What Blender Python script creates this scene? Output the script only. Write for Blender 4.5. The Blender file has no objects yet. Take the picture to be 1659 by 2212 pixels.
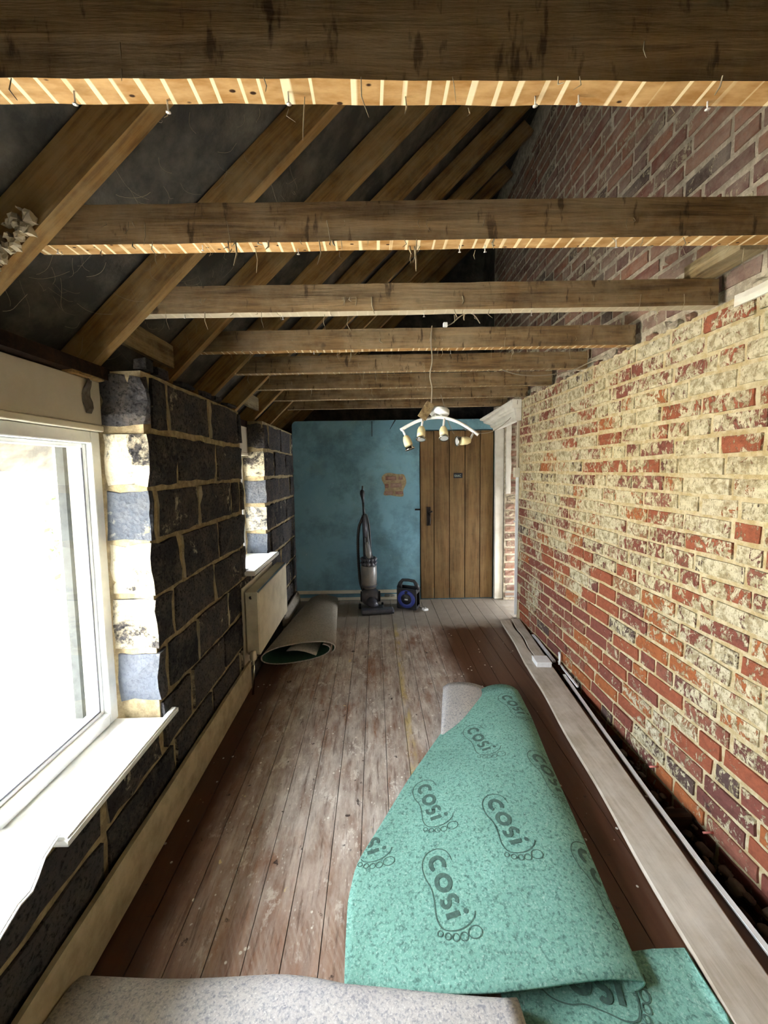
import bpy, bmesh, math, random
from mathutils import Vector, Matrix, noise
R = math.radians
random.seed(7)
S = bpy.context.scene
COL = S.collection

# ------------------------------------------------------------------ camera, world, sun, exposure
cd = bpy.data.cameras.new('camera'); cam = bpy.data.objects.new('camera', cd); COL.objects.link(cam); S.camera = cam
cd.sensor_fit = 'HORIZONTAL'; cd.sensor_width = 36.0; cd.lens = 36.0*815/1659
cd.shift_x = 0.00693; cd.shift_y = -0.0192; cd.clip_start = 0.02; cd.clip_end = 100
right = Vector((0.99984, -0.01101, -0.01392)); down = Vector((-0.01471, -0.07483, -0.99709)); fwd = Vector((0.00994, 0.99714, -0.07498))
cm = Matrix.Identity(4)
for i in range(3):
    cm[i][0] = right[i]; cm[i][1] = -down[i]; cm[i][2] = -fwd[i]
cm[2][3] = 1.45
cam.matrix_world = cm

W = bpy.data.worlds.new('sky'); S.world = W; W.use_nodes = True
wn = W.node_tree; wn.nodes.clear()
wo = wn.nodes.new('ShaderNodeOutputWorld'); wb = wn.nodes.new('ShaderNodeBackground')
wb.inputs['Color'].default_value = (0.88, 0.94, 1.0, 1); wb.inputs['Strength'].default_value = 9.0
wn.links.new(wb.outputs[0], wo.inputs[0])

sd = bpy.data.lights.new('sun', 'SUN'); sd.energy = 22.0; sd.angle = R(2); sd.color = (1.0, 0.95, 0.86)
sun = bpy.data.objects.new('sun', sd); COL.objects.link(sun); sun.rotation_euler = (R(8), R(33), 0); sun.location = (-3, 1, 6)

def portal(name, loc, sx, sz):
    a = bpy.data.lights.new(name, 'AREA'); a.shape = 'RECTANGLE'; a.size = sx; a.size_y = sz; a.cycles.is_portal = True
    o = bpy.data.objects.new(name, a); COL.objects.link(o); o.location = loc; o.rotation_euler = (R(90), 0, R(-90)); return o
portal('window_light_near', (-1.27, 0.86, 1.03), 1.24, 1.14)
portal('window_light_far', (-1.27, 2.77, 1.19), 0.52, 0.8)
portal('added_passage_light', (2.35, 3.78, 0.31), 0.52, 0.62).rotation_euler = (R(90), 0, R(90))  # daylight through an added, unseen opening, brightens the far end of the room

S.view_settings.view_transform = 'Standard'; S.view_settings.look = 'None'; S.view_settings.gamma = 1.0
S.view_settings.use_curve_mapping = False; S.view_settings.exposure = 2.5
S.cycles.max_bounces = 8; S.cycles.diffuse_bounces = 5; S.cycles.sample_clamp_indirect = 8.0
S.cycles.use_adaptive_sampling = True; S.cycles.adaptive_threshold = 0.02; S.cycles.use_denoising = True; S.cycles.caustics_reflective = False; S.cycles.caustics_refractive = False

# ------------------------------------------------------------------ helpers: materials
def lin(h):
    c = [int(h[i:i+2], 16)/255 for i in (1, 3, 5)]
    return tuple(x/12.92 if x <= 0.04045 else ((x+0.055)/1.055)**2.4 for x in c) + (1.0,)
class Mt:
    def __init__(s, name):
        s.m = bpy.data.materials.new(name); s.m.use_nodes = True; s.t = s.m.node_tree; s.t.nodes.clear()
        s.o = s.t.nodes.new('ShaderNodeOutputMaterial'); s.b = s.t.nodes.new('ShaderNodeBsdfPrincipled')
        s.t.links.new(s.b.outputs[0], s.o.inputs[0])
    def put(s, sock, v):
        if isinstance(v, bpy.types.NodeSocket): s.t.links.new(v, sock)
        elif isinstance(v, str): sock.default_value = lin(v)
        elif sock.type == 'RGBA' and isinstance(v, (int, float)): sock.default_value = (v, v, v, 1)
        else: sock.default_value = v
    def n(s, ty, **kw):
        x = s.t.nodes.new('ShaderNode'+ty)
        for k, v in kw.items(): setattr(x, k, v)
        return x
    def pos(s): return s.n('NewGeometry').outputs['Position']
    def nrm(s): return s.n('NewGeometry').outputs['Normal']
    def obj(s): return s.n('TexCoord').outputs['Object']
    def rnd(s): return s.n('ObjectInfo').outputs['Random']
    def ocol(s): 
        x = s.n('SeparateColor'); s.put(x.inputs[0], s.n('ObjectInfo').outputs['Color']); return x.outputs
    def sep(s, v):
        x = s.n('SeparateXYZ'); s.put(x.inputs[0], v); return x.outputs
    def map(s, v, sc=(1, 1, 1), rot=(0, 0, 0), loc=(0, 0, 0)):
        x = s.n('Mapping'); s.put(x.inputs['Vector'], v); x.inputs['Scale'].default_value = sc; x.inputs['Rotation'].default_value = rot; x.inputs['Location'].default_value = loc; return x.outputs[0]
    def add(s, v, w):
        x = s.n('VectorMath', operation='ADD'); s.put(x.inputs[0], v); s.put(x.inputs[1], w); return x.outputs[0]
    def noise(s, v, sc, d=4, r=0.55, dist=0.0, out=0):
        x = s.n('TexNoise'); s.put(x.inputs['Vector'], v); s.put(x.inputs['Scale'], sc); s.put(x.inputs['Detail'], d); s.put(x.inputs['Roughness'], r); s.put(x.inputs['Distortion'], dist); return x.outputs[out]
    def vor(s, v, sc, feat='F1', out='Distance'):
        x = s.n('TexVoronoi', feature=feat); s.put(x.inputs['Vector'], v); s.put(x.inputs['Scale'], sc); return x.outputs[out]
    def ramp(s, f, stops, interp='LINEAR'):
        x = s.n('ValToRGB'); x.color_ramp.interpolation = interp; e = x.color_ramp.elements
        while len(e) < len(stops): e.new(0.5)
        for i, (p, c) in enumerate(stops):
            e[i].position = p
            e[i].color = lin(c) if isinstance(c, str) else (c, c, c, 1)
        s.put(x.inputs[0], f); return x.outputs[0]
    def mix(s, f, a, b, bl='MIX'):
        x = s.n('Mix', data_type='RGBA', blend_type=bl); s.put(x.inputs[0], f); s.put(x.inputs[6], a); s.put(x.inputs[7], b); return x.outputs[2]
    def ma(s, op, a, b=0.0, c=0.0, clamp=False):
        x = s.n('Math', operation=op); x.use_clamp = clamp; s.put(x.inputs[0], a); s.put(x.inputs[1], b); s.put(x.inputs[2], c); return x.outputs[0]
    def rng(s, v, a, b, c=0.0, d=1.0):
        x = s.n('MapRange'); s.put(x.inputs[0], v); x.inputs[1].default_value = a; x.inputs[2].default_value = b; x.inputs[3].default_value = c; x.inputs[4].default_value = d; return x.outputs[0]
    def bump(s, h, st=0.3, di=0.01):
        x = s.n('Bump'); s.put(x.inputs['Height'], h); x.inputs['Strength'].default_value = st; x.inputs['Distance'].default_value = di; return x.outputs[0]
    def fin(s, col, rough=0.8, nor=None, metal=0.0, spec=0.3, **kw):
        s.put(s.b.inputs['Base Color'], col); s.put(s.b.inputs['Roughness'], rough); s.put(s.b.inputs['Metallic'], metal); s.put(s.b.inputs['Specular IOR Level'], spec)
        if nor is not None: s.put(s.b.inputs['Normal'], nor)
        for k, v in kw.items(): s.put(s.b.inputs[k], v)
        return s.m
def plain(name, col, rough=0.6, dirt=None, sc=9.0, amt=0.5, metal=0.0, spec=0.3, bst=0.08):
    m = Mt(name); p = m.pos(); c = col
    f = m.noise(p, sc, 6, 0.65)
    if dirt: c = m.mix(m.ramp(f, [(0.42, 0.0), (0.75, amt)]), col, dirt)
    return m.fin(c, rough, m.bump(m.noise(p, sc*6, 3), bst, 0.004), metal, spec)

# ------------------------------------------------------------------ helpers: meshes
class MB:
    def __init__(s): s.v = []; s.f = []; s.sm = []
    def addm(s, v, f, smooth=False):
        o = len(s.v); s.v += [Vector(x) for x in v]; s.f += [tuple(i+o for i in q) for q in f]; s.sm += [smooth]*len(f); return s
    def box(s, lo, hi, mat=None):
        x0, y0, z0 = lo; x1, y1, z1 = hi
        v = [Vector(p) for p in ((x0,y0,z0),(x1,y0,z0),(x1,y1,z0),(x0,y1,z0),(x0,y0,z1),(x1,y0,z1),(x1,y1,z1),(x0,y1,z1))]
        if mat is not None: v = [mat @ p for p in v]
        return s.addm(v, [(0,3,2,1),(4,5,6,7),(0,1,5,4),(1,2,6,5),(2,3,7,6),(3,0,4,7)])
    def cbox(s, lo, hi, b, mat=None):
        """box with its twelve edges chamfered"""
        c = [(a+d)/2 for a, d in zip(lo, hi)]; h = [(d-a)/2 for a, d in zip(lo, hi)]
        bm = bmesh.new(); bmesh.ops.create_cube(bm, size=2.0)
        for v in bm.verts: v.co = Vector((c[0]+v.co.x*h[0], c[1]+v.co.y*h[1], c[2]+v.co.z*h[2]))
        bmesh.ops.bevel(bm, geom=list(bm.edges), offset=b, segments=2, affect='EDGES', profile=0.5)
        return s.bm(bm, mat)
    def bm(s, bm, mat=None, smooth=False):
        bm.verts.index_update()
        v = [(mat @ x.co if mat is not None else x.co.copy()) for x in bm.verts]
        f = [tuple(x.index for x in q.verts) for q in bm.faces]; bm.free(); return s.addm(v, f, smooth)
    def rbox(s, lo, hi, n=(1,1,1), amp=0.004, sc=9.0, rnd=0.004, mat=None, seed=0.0, smooth=False):
        """subdivided box with worn edges and an uneven surface"""
        idx = {}; vs = []; fs = []
        def vid(i, j, k):
            q = (i, j, k)
            if q not in idx:
                t = [i/n[0], j/n[1], k/n[2]]; p = [lo[a]+(hi[a]-lo[a])*t[a] for a in range(3)]
                e = [x in (0.0, 1.0) for x in t]
                if sum(e) >= 2:
                    for a in range(3):
                        if e[a]: p[a] += rnd*(1 if t[a] == 0 else -1)
                p = Vector(p)
                if amp: p = p + noise.noise_vector(p*sc + Vector((seed, seed*1.7, -seed)))*amp
                idx[q] = len(vs); vs.append(mat @ p if mat is not None else p)
            return idx[q]
        a, b, c = n
        for i in range(a):
            for j in range(b):
                fs.append((vid(i,j,0),vid(i,j+1,0),vid(i+1,j+1,0),vid(i+1,j,0))); fs.append((vid(i,j,c),vid(i+1,j,c),vid(i+1,j+1,c),vid(i,j+1,c)))
        for i in range(a):
            for k in range(c):
                fs.append((vid(i,0,k),vid(i+1,0,k),vid(i+1,0,k+1),vid(i,0,k+1))); fs.append((vid(i,b,k),vid(i,b,k+1),vid(i+1,b,k+1),vid(i+1,b,k)))
        for j in range(b):
            for k in range(c):
                fs.append((vid(0,j,k),vid(0,j,k+1),vid(0,j+1,k+1),vid(0,j+1,k))); fs.append((vid(a,j,k),vid(a,j+1,k),vid(a,j+1,k+1),vid(a,j,k+1)))
        return s.addm(vs, fs, smooth)
    def tube(s, pts, r, seg=8, cap=True, smooth=True):
        pts = [Vector(p) for p in pts]; n = len(pts); rs = r if isinstance(r, (list, tuple)) else [r]*n
        vs = []; fs = []; up = None
        for i, p in enumerate(pts):
            d = (pts[min(i+1, n-1)]-pts[max(i-1, 0)]).normalized()
            if up is None: up = Vector((0, 0, 1)) if abs(d.z) < 0.9 else Vector((1, 0, 0))
            a = d.cross(up); a = a.normalized() if a.length > 1e-6 else Vector((1, 0, 0)); up = a.cross(d).normalized()
            for k in range(seg):
                t = 2*math.pi*k/seg; vs.append(p+a*math.cos(t)*rs[i]+up*math.sin(t)*rs[i])
        for i in range(n-1):
            for k in range(seg):
                fs.append((i*seg+k, i*seg+(k+1) % seg, (i+1)*seg+(k+1) % seg, (i+1)*seg+k))
        if cap: fs.append(tuple(range(seg-1, -1, -1))); fs.append(tuple((n-1)*seg+k for k in range(seg)))
        return s.addm(vs, fs, smooth)
    def lathe(s, prof, mat=None, seg=20, smooth=True, close=True):
        """prof: (radius, height) pairs turned about local Z"""
        vs = []; fs = []; n = len(prof)
        for r, z in prof:
            for k in range(seg):
                t = 2*math.pi*k/seg; p = Vector((r*math.cos(t), r*math.sin(t), z)); vs.append(mat @ p if mat is not None else p)
        for i in range(n-1):
            for k in range(seg): fs.append((i*seg+k, i*seg+(k+1) % seg, (i+1)*seg+(k+1) % seg, (i+1)*seg+k))
        if close: fs.append(tuple(range(seg-1, -1, -1))); fs.append(tuple((n-1)*seg+k for k in range(seg)))
        return s.addm(vs, fs, smooth)
    def prism(s, poly, z0, z1, mat=None):
        n = len(poly); v = [Vector((x, y, z0)) for x, y in poly]+[Vector((x, y, z1)) for x, y in poly]
        if mat is not None: v = [mat @ p for p in v]
        return s.addm(v, [tuple(range(n-1, -1, -1)), tuple(range(n, 2*n))]+[(i, (i+1) % n, n+(i+1) % n, n+i) for i in range(n)])
    def grid(s, rows, smooth=True):
        m = len(rows[0]); v = [p for r in rows for p in r]
        return s.addm(v, [(i*m+j, i*m+j+1, (i+1)*m+j+1, (i+1)*m+j) for i in range(len(rows)-1) for j in range(m-1)], smooth)
    def sheet(s, rows, th, smooth=True):
        """grid with thickness th along its normal"""
        ni, nj = len(rows), len(rows[0]); bot = []
        for i in range(ni):
            b = []
            for j in range(nj):
                du = rows[min(i+1, ni-1)][j]-rows[max(i-1, 0)][j]; dv = rows[i][min(j+1, nj-1)]-rows[i][max(j-1, 0)]
                n_ = dv.cross(du); n_ = n_.normalized() if n_.length > 1e-9 else Vector((0, 0, 1)); b.append(rows[i][j]-n_*th)
            bot.append(b)
        o = len(s.v); v = [p for r in rows for p in r]+[p for r in bot for p in r]; q = ni*nj; f = []
        for i in range(ni-1):
            for j in range(nj-1):
                a = i*nj+j; f.append((a, a+nj, a+nj+1, a+1)); f.append((q+a, q+a+1, q+a+nj+1, q+a+nj))
        for i in range(ni-1):
            for j in (0, nj-1): a = i*nj+j; f.append((a, a+nj, q+a+nj, q+a))
        for j in range(nj-1):
            for i in (0, ni-1): a = i*nj+j; f.append((a, a+1, q+a+1, q+a))
        return s.addm(v, f, smooth)
    def build(s, name, mat, parent=None, fix=True):
        me = bpy.data.meshes.new(name)
        if parent is not None:
            off = Vector((0, 0, 0)); p = parent
            while p is not None: off += p.location; p = p.parent
        else:
            xs = [v.x for v in s.v]; ys = [v.y for v in s.v]; zs = [v.z for v in s.v]
            off = Vector(((min(xs)+max(xs))/2, (min(ys)+max(ys))/2, min(zs)))
        me.from_pydata([v-off for v in s.v], [], s.f); me.materials.append(mat)
        me.polygons.foreach_set('use_smooth', s.sm)
        if fix:
            bm = bmesh.new(); bm.from_mesh(me); bmesh.ops.recalc_face_normals(bm, faces=bm.faces); bm.to_mesh(me); bm.free()
        me.update()
        o = bpy.data.objects.new(name, me); COL.objects.link(o)
        if parent is not None: o.parent = parent
        else: o.location = off
        return o
def tag(o, label, cat=None, group=None, kind=None):
    o['label'] = label
    if cat: o['category'] = cat
    if group: o['group'] = group
    if kind: o['kind'] = kind
    return o
def thing(name, loc, label, cat, group=None):
    o = bpy.data.objects.new(name, None); o.empty_display_size = 0.05; COL.objects.link(o); o.location = loc
    return tag(o, label, cat, group)
def struct(name, mb, mat, label): return tag(mb.build(name, mat), label, None, None, 'structure')
def xf(loc=(0,0,0), rx=0, ry=0, rz=0, sc=1):
    return Matrix.Translation(loc) @ Matrix.Rotation(R(rz), 4, 'Z') @ Matrix.Rotation(R(ry), 4, 'Y') @ Matrix.Rotation(R(rx), 4, 'X') @ Matrix.Scale(sc, 4)
def aim(p, q):
    """matrix whose local Z runs from p towards q"""
    d = (Vector(q)-Vector(p)).normalized(); return Matrix.Translation(p) @ d.to_track_quat('Z', 'Y').to_matrix().to_4x4()
def arc(cx, cy, r, a0, a1, n=16, ry=None):
    ry = r if ry is None else ry
    return [(cx+r*math.cos(R(a0+(a1-a0)*i/n)), cy+ry*math.sin(R(a0+(a1-a0)*i/n))) for i in range(n+1)]

# ------------------------------------------------------------------ materials
M = {}
def brick_mat(name, upper):
    m = Mt(name); p = m.pos(); x, y, z = m.sep(p); r = m.rnd()
    base = m.ramp(r, [(0.0, '#9c5a42'), (0.22, '#875044'), (0.4, '#a9663f'), (0.55, '#8f5b4b'), (0.68, '#754a43'), (0.8, '#9a6f52'), (0.9, '#5f4d48'), (1.0, '#7d7364')], 'CONSTANT') if not upper else \
           m.ramp(r, [(0.0, '#8f6450'), (0.25, '#84594c'), (0.45, '#9c6c55'), (0.6, '#77584f'), (0.78, '#907465'), (0.92, '#5a4d47'), (1.0, '#a28873')], 'CONSTANT')
    mot = m.noise(p, 38, 5, 0.7); col = m.mix(m.ramp(mot, [(0.3, 0.75), (0.62, 0.0)]), base, m.mix(0.55, base, '#3a2620'))
    blk = m.ramp(m.noise(p, 7.5, 5, 0.7), [(0.64, 0.0), (0.72, 0.85)]); col = m.mix(blk, col, '#3b3530')
    # flaking limewash: keeps to the upper part of the wall, worn off lower down
    v = m.map(p, (1, 1.15, 0.85)); fl = m.noise(v, 24, 9, 0.74, 0.7); fl2 = m.noise(p, 3.0, 4, 0.6)
    if not upper:
        amt = m.ma('ADD', m.rng(z, 0.05, 1.25, -0.125, 0.045), m.rng(y, 1.2, 3.4, 0.02, -0.03))
        amt = m.ma('ADD', amt, m.rng(r, 0.0, 1.0, -0.075, 0.075))
    else:
        amt = m.ma('ADD', m.rng(r, 0.0, 1.0, -0.18, -0.03), -0.05)
    stk = m.noise(m.map(p, (1, 1.0, 0.28)), 85, 5, 0.7); f = m.ma('ADD', m.ma('ADD', m.ma('ADD', fl, m.ma('MULTIPLY', m.ma('SUBTRACT', stk, 0.5), 0.42)), m.ma('MULTIPLY', m.ma('SUBTRACT', fl2, 0.5), 0.7)), amt)
    mask = m.ramp(f, [(0.465, 0.0), (0.50, 0.95)])
    wash = m.mix(m.noise(p, 1.6, 3), '#d2c699', '#d0cbba'); wash = m.mix(m.ramp(m.noise(p, 34, 6, 0.7), [(0.40, 0.75), (0.55, 0.0)]), wash, '#86754f'); wash = m.mix(m.ramp(m.noise(m.map(p, (1, 1, 0.4)), 120, 4, 0.7), [(0.36, 0.7), (0.45, 0.0)]), wash, '#6e5e40')
    if upper:
        wash = m.mix(0.6, wash, '#b3a48c'); col = m.mix(m.ramp(m.noise(p, 9, 7, 0.7), [(0.38, 0.0), (0.66, 0.6)]), col, '#a8998a')
    col = m.mix(mask, col, wash)
    h = m.ma('ADD', m.ma('MULTIPLY', mask, 0.35), m.ma('MULTIPLY', m.noise(p, 90, 6, 0.7), 0.7))
    return m.fin(col, 0.9, m.bump(h, 0.75, 0.006), 0, 0.15)
M['brick'] = brick_mat('limewashed brick', False); M['brick_up'] = brick_mat('bare dusty brick', True)
def mortar_mat(name, a, b, d):
    m = Mt(name); p = m.pos()
    c = m.mix(m.noise(p, 3.0, 4), a, b); c = m.mix(m.ramp(m.noise(p, 26, 7, 0.7), [(0.42, 0.8), (0.62, 0.0)]), c, d)
    return m.fin(c, 0.95, m.bump(m.noise(p, 60, 8, 0.75), 0.7, 0.008), 0, 0.1)
M['mortar'] = mortar_mat('cream lime mortar', '#d3c59e', '#d6ccb2', '#b09a6c')
M['mortar_up'] = mortar_mat('grey lime mortar', '#d6ccb8', '#c9bda6', '#988c79')
M['mortar_blk'] = mortar_mat('tan cement mortar', '#a4926f', '#b8a988', '#7d6e54')
m = Mt('clinker block'); p = m.pos(); r = m.rnd(); oc = m.ocol()
c = m.mix(r, '#38373a', '#565354'); c = m.mix(m.ramp(m.noise(p, 11, 8, 0.75), [(0.45, 0.0), (0.62, 0.7)]), c, '#6b635a'); c = m.mix(m.ramp(m.noise(p, 70, 4, 0.7), [(0.36, 0.8), (0.5, 0.0)]), c, '#1b1a1b')
f = m.ma('ADD', m.ma('ADD', m.ma('MULTIPLY', m.noise(p, 6.5, 8, 0.7, 0.6), 0.8), m.ma('MULTIPLY', m.noise(p, 40, 5, 0.7), 0.25)), m.ma('MULTIPLY', oc[0], m.rng(m.ma('MULTIPLY', m.sep(m.nrm())[1], -1.0), 0.2, 0.6, 0.15, 1.0)))
c = m.mix(m.ramp(f, [(0.66, 0.0), (0.74, 0.95)]), c, m.mix(m.noise(p, 14, 5), '#b8aa8a', '#ded5bd')); c = m.mix(m.ma('MULTIPLY', oc[1], m.rng(m.ma('MULTIPLY', m.sep(m.nrm())[1], -1.0), 0.2, 0.6, 0.1, 1.0)), c, '#77808c')
M['block'] = m.fin(c, 0.95, m.bump(m.ma('ADD', m.noise(p, 45, 9, 0.8), m.ma('MULTIPLY', m.vor(p, 60), 0.6)), 0.9, 0.012), 0, 0.12)

def wood(name, axis, lo, mid, hi, sc=1.0, dust=None, damt=0.0, under=False, bst=0.35, rough=0.85, spec=0.15, knots=True):
    m = Mt(name); p = m.pos(); r = m.rnd()
    st = {'x': (1.6, 22, 22), 'y': (22, 1.6, 22), 'z': (22, 22, 1.6), 'r': (22, 22, 22)}[axis]
    if axis == 'r': q = m.map(m.map(p, (1, 1, 1), (0, R(44.1), 0)), (1.6, 22, 22))
    else: q = m.map(p, st)
    off = m.n('CombineXYZ'); m.put(off.inputs[0], m.ma('MULTIPLY', r, 37.0)); m.put(off.inputs[2], m.ma('MULTIPLY', r, 11.0)); q = m.add(q, off.outputs[0])
    g = m.noise(q, sc, 6, 0.62, 0.5); g2 = m.noise(q, sc*4, 4, 0.6)
    c = m.ramp(g, [(0.28, lo), (0.5, mid), (0.72, hi)]); c = m.mix(m.ramp(g2, [(0.35, 0.55), (0.55, 0.0)]), c, lo)
    c = m.mix(m.rng(r, 0, 1, 0.0, 0.3), c, m.mix(0.5, c, lo))
    if knots: c = m.mix(m.ramp(m.noise(p, 9, 2), [(0.73, 0.0), (0.78, 0.8)]), c, '#1f130a')
    if dust: c = m.mix(m.ramp(m.noise(p, 5, 7, 0.7), [(0.4, 0.0), (0.68, damt)]), c, dust)
    h = m.ma('ADD', g, m.ma('MULTIPLY', g2, 0.4))
    if under: c = m.mix(m.ramp(m.noise(m.map(p, (34, 34, 9)), 1.0, 4, 0.6), [(0.60, 0.0), (0.68, 0.7)]), c, '#2a1d12')
    if under:
        # plaster laths once crossed the underside: clean orange wood between pale lath ghosts and nail holes
        oc = m.ocol(); x, y, z = m.sep(p); nz = m.sep(m.nrm())[2]
        ph = m.ma('FRACT', m.ma('ADD', m.ma('DIVIDE', x, 0.0375), m.ma('MULTIPLY', m.noise(m.map(p, (14, 1, 1)), 1.0, 2), 1.3)))
        gap = m.ramp(m.noise(m.map(p, (26, 1, 1)), 1.0, 1), [(0.36, 0.0), (0.46, 1.0)])
        line = m.ma('MULTIPLY', m.ramp(ph, [(0.0, 0.9), (0.17, 0.9), (0.22, 0.0), (1.0, 0.0)]), gap)
        uc = m.mix(m.ramp(m.noise(m.map(p, (14, 40, 40)), 1.0, 5, 0.6), [(0.35, 0.0), (0.65, 1.0)]), '#99703f', '#bb9767')
        holes = m.ramp(m.vor(m.map(p, (16, 30, 1)), 1.6), [(0.10, 1.0), (0.16, 0.0)]); uc = m.mix(holes, uc, '#3a2413')
        uc = m.mix(line, uc, '#e8d8b4'); uc = m.mix(oc[1], uc, '#b7ad97')
        isd = m.ma('MULTIPLY', m.ramp(m.ma('MULTIPLY', nz, -1.0), [(0.55, 0.0), (0.75, 1.0)]), oc[0])
        c = m.mix(isd, c, uc)
    return m.fin(c, rough, m.bump(h, bst, 0.006), 0, spec)
M['joist'] = wood('sawn joist', 'x', '#463726', '#846a49', '#a0845e', 1.0, '#a8977a', 0.55, True, 0.6)
M['rafter'] = wood('rafter timber', 'r', '#5a4026', '#94703f', '#b08b58', 1.0, '#a8966f', 0.55)
M['timber_y'] = wood('old timber along the room', 'y', '#4a3a26', '#85704f', '#a5946f', 1.0, '#b0a78c', 0.5)
M['door'] = wood('stained door boards', 'z', '#4c3923', '#765b3b', '#896c48', 0.7, '#877350', 0.45, False, 0.25, 0.6)
M['plank'] = wood('dusty grey plank', 'y', '#9c8f7d', '#bdb3a4', '#d4ccc1', 0.7, '#ded8ce', 0.6, False, 0.2, 0.9)
M['dark_timber'] = wood('dark floor joist', 'x', '#170f0a', '#2a1b12', '#3a281a', 1.0)

m = Mt('worn floorboard'); p = m.pos(); r = m.rnd(); x, y, z = m.sep(p)
q = m.map(p, (16, 1.1, 16)); off = m.n('CombineXYZ'); m.put(off.inputs[0], m.ma('MULTIPLY', r, 41.0)); m.put(off.inputs[1], m.ma('MULTIPLY', r, 9.0)); q = m.add(q, off.outputs[0])
g = m.noise(q, 1.0, 6, 0.62, 0.8); c = m.ramp(g, [(0.25, '#5f3a26'), (0.5, '#8d5f42'), (0.75, '#a97c58')]); c = m.mix(m.rng(r, 0, 1, 0, 0.3), c, '#6a432d')
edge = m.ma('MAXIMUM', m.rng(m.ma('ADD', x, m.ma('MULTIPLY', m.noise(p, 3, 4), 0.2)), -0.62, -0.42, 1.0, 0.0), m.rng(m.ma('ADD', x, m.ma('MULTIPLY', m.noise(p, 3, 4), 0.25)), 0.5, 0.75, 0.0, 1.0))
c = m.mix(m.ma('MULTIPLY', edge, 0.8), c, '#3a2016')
wm = m.noise(m.map(p, (2.2, 1.0, 1)), 2.1, 9, 0.72, 0.3); wf = m.noise(m.map(p, (30, 4, 10)), 1.0, 6, 0.7)
mid = m.ma('MULTIPLY', m.rng(y, 0.9, 1.5, 0.35, 1.0), m.ma('SUBTRACT', 1.0, edge))
wash = m.ma('MULTIPLY', m.ramp(m.ma('ADD', m.ma('MULTIPLY', wm, 0.65), m.ma('MULTIPLY', wf, 0.42)), [(0.40, 0.0), (0.47, 0.55), (0.56, 0.95)]), mid)
c = m.mix(wash, c, m.mix(m.ramp(m.noise(m.map(p, (9, 3, 1)), 2.0, 6, 0.7), [(0.35, 0.0), (0.65, 1.0)]), '#d6cdc3', '#9a8b80'))
wv = m.n('TexWave', wave_type='BANDS', bands_direction='DIAGONAL'); m.put(wv.inputs['Vector'], m.map(p, (1.0, 0.55, 0.0))); wv.inputs['Scale'].default_value = 34.0; wv.inputs['Distortion'].default_value = 2.5
scr = m.ma('MULTIPLY', m.ma('MULTIPLY', m.ramp(wv.outputs[1], [(0.5, 0.0), (0.75, 0.2)]), m.ramp(m.noise(p, 3.6, 4), [(0.46, 0.0), (0.56, 1.0)])), m.ma('MULTIPLY', m.ma('MULTIPLY', m.rng(x, -0.55, -0.4), m.rng(x, 0.0, 0.15, 1.0, 0.0)), m.rng(y, 1.4, 1.6, 1.0, 0.0))); c = m.mix(scr, c, '#c9bdae')
yl = m.ma('MULTIPLY', m.ramp(m.ma('ABSOLUTE', m.ma('SUBTRACT', x, m.ma('ADD', 0.155, m.ma('MULTIPLY', m.noise(p, 3, 2), 0.03)))), [(0.012, 1.0), (0.028, 0.0)]), m.ramp(m.noise(m.map(p, (8, 3, 1)), 2.0, 5), [(0.42, 0.0), (0.6, 0.7)])); c = m.mix(m.ma('MULTIPLY', yl, m.rng(y, 1.3, 1.6)), c, '#c9b26a')
sp = m.ma('MULTIPLY', m.ramp(m.vor(p, 26), [(0.12, 1.0), (0.16, 0.0)]), m.ramp(m.noise(p, 7, 3), [(0.54, 0.0), (0.60, 1.0)])); c = m.mix(sp, c, '#e8e4da')
fs_ = m.ma('MULTIPLY', m.ramp(m.vor(m.map(p, (1, 0.6, 1)), 75), [(0.16, 1.0), (0.24, 0.0)]), m.ramp(m.noise(p, 5, 5, 0.7), [(0.50, 0.0), (0.60, 0.9)])); c = m.mix(m.ma('MULTIPLY', fs_, mid), c, '#e2dcd2')
bl = m.ma('MULTIPLY', m.ramp(m.noise(m.map(p, (1.3, 0.8, 1)), 9, 8, 0.75, 0.3), [(0.57, 0.0), (0.63, 0.85)]), mid); c = m.mix(bl, c, '#ddd6cc')
gr_ = m.ma('MULTIPLY', m.ramp(m.noise(m.map(p, (55, 5, 10)), 1.0, 7, 0.75), [(0.36, 0.75), (0.46, 0.0)]), 0.8); c = m.mix(gr_, c, '#4a2c1d')
sp2 = m.ramp(m.noise(p, 11, 3, 0.5), [(0.715, 0.0), (0.73, 0.9)]); c = m.mix(m.ma('MULTIPLY', sp2, m.rng(x, -0.2, 0.1, 1.0, 0.0)), c, '#d6c493')
dk = m.ramp(m.noise(p, 19, 4, 0.6), [(0.30, 0.9), (0.35, 0.0)]); c = m.mix(dk, c, '#2b1a14')
far = m.rng(m.ma('ADD', y, m.ma('MULTIPLY', m.noise(p, 5, 5, 0.7), 0.3)), 3.44, 3.56); c = m.mix(m.ma('MULTIPLY', far, 0.88), c, m.mix(m.noise(p, 12, 6, 0.7), '#7c756c', '#a8a095'))
M['floor'] = m.fin(c, m.rng(wash, 0, 1, 0.42, 0.75), m.bump(m.ma('ADD', g, m.ma('MULTIPLY', wf, 0.5)), 0.3, 0.004), 0, 0.35)

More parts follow.
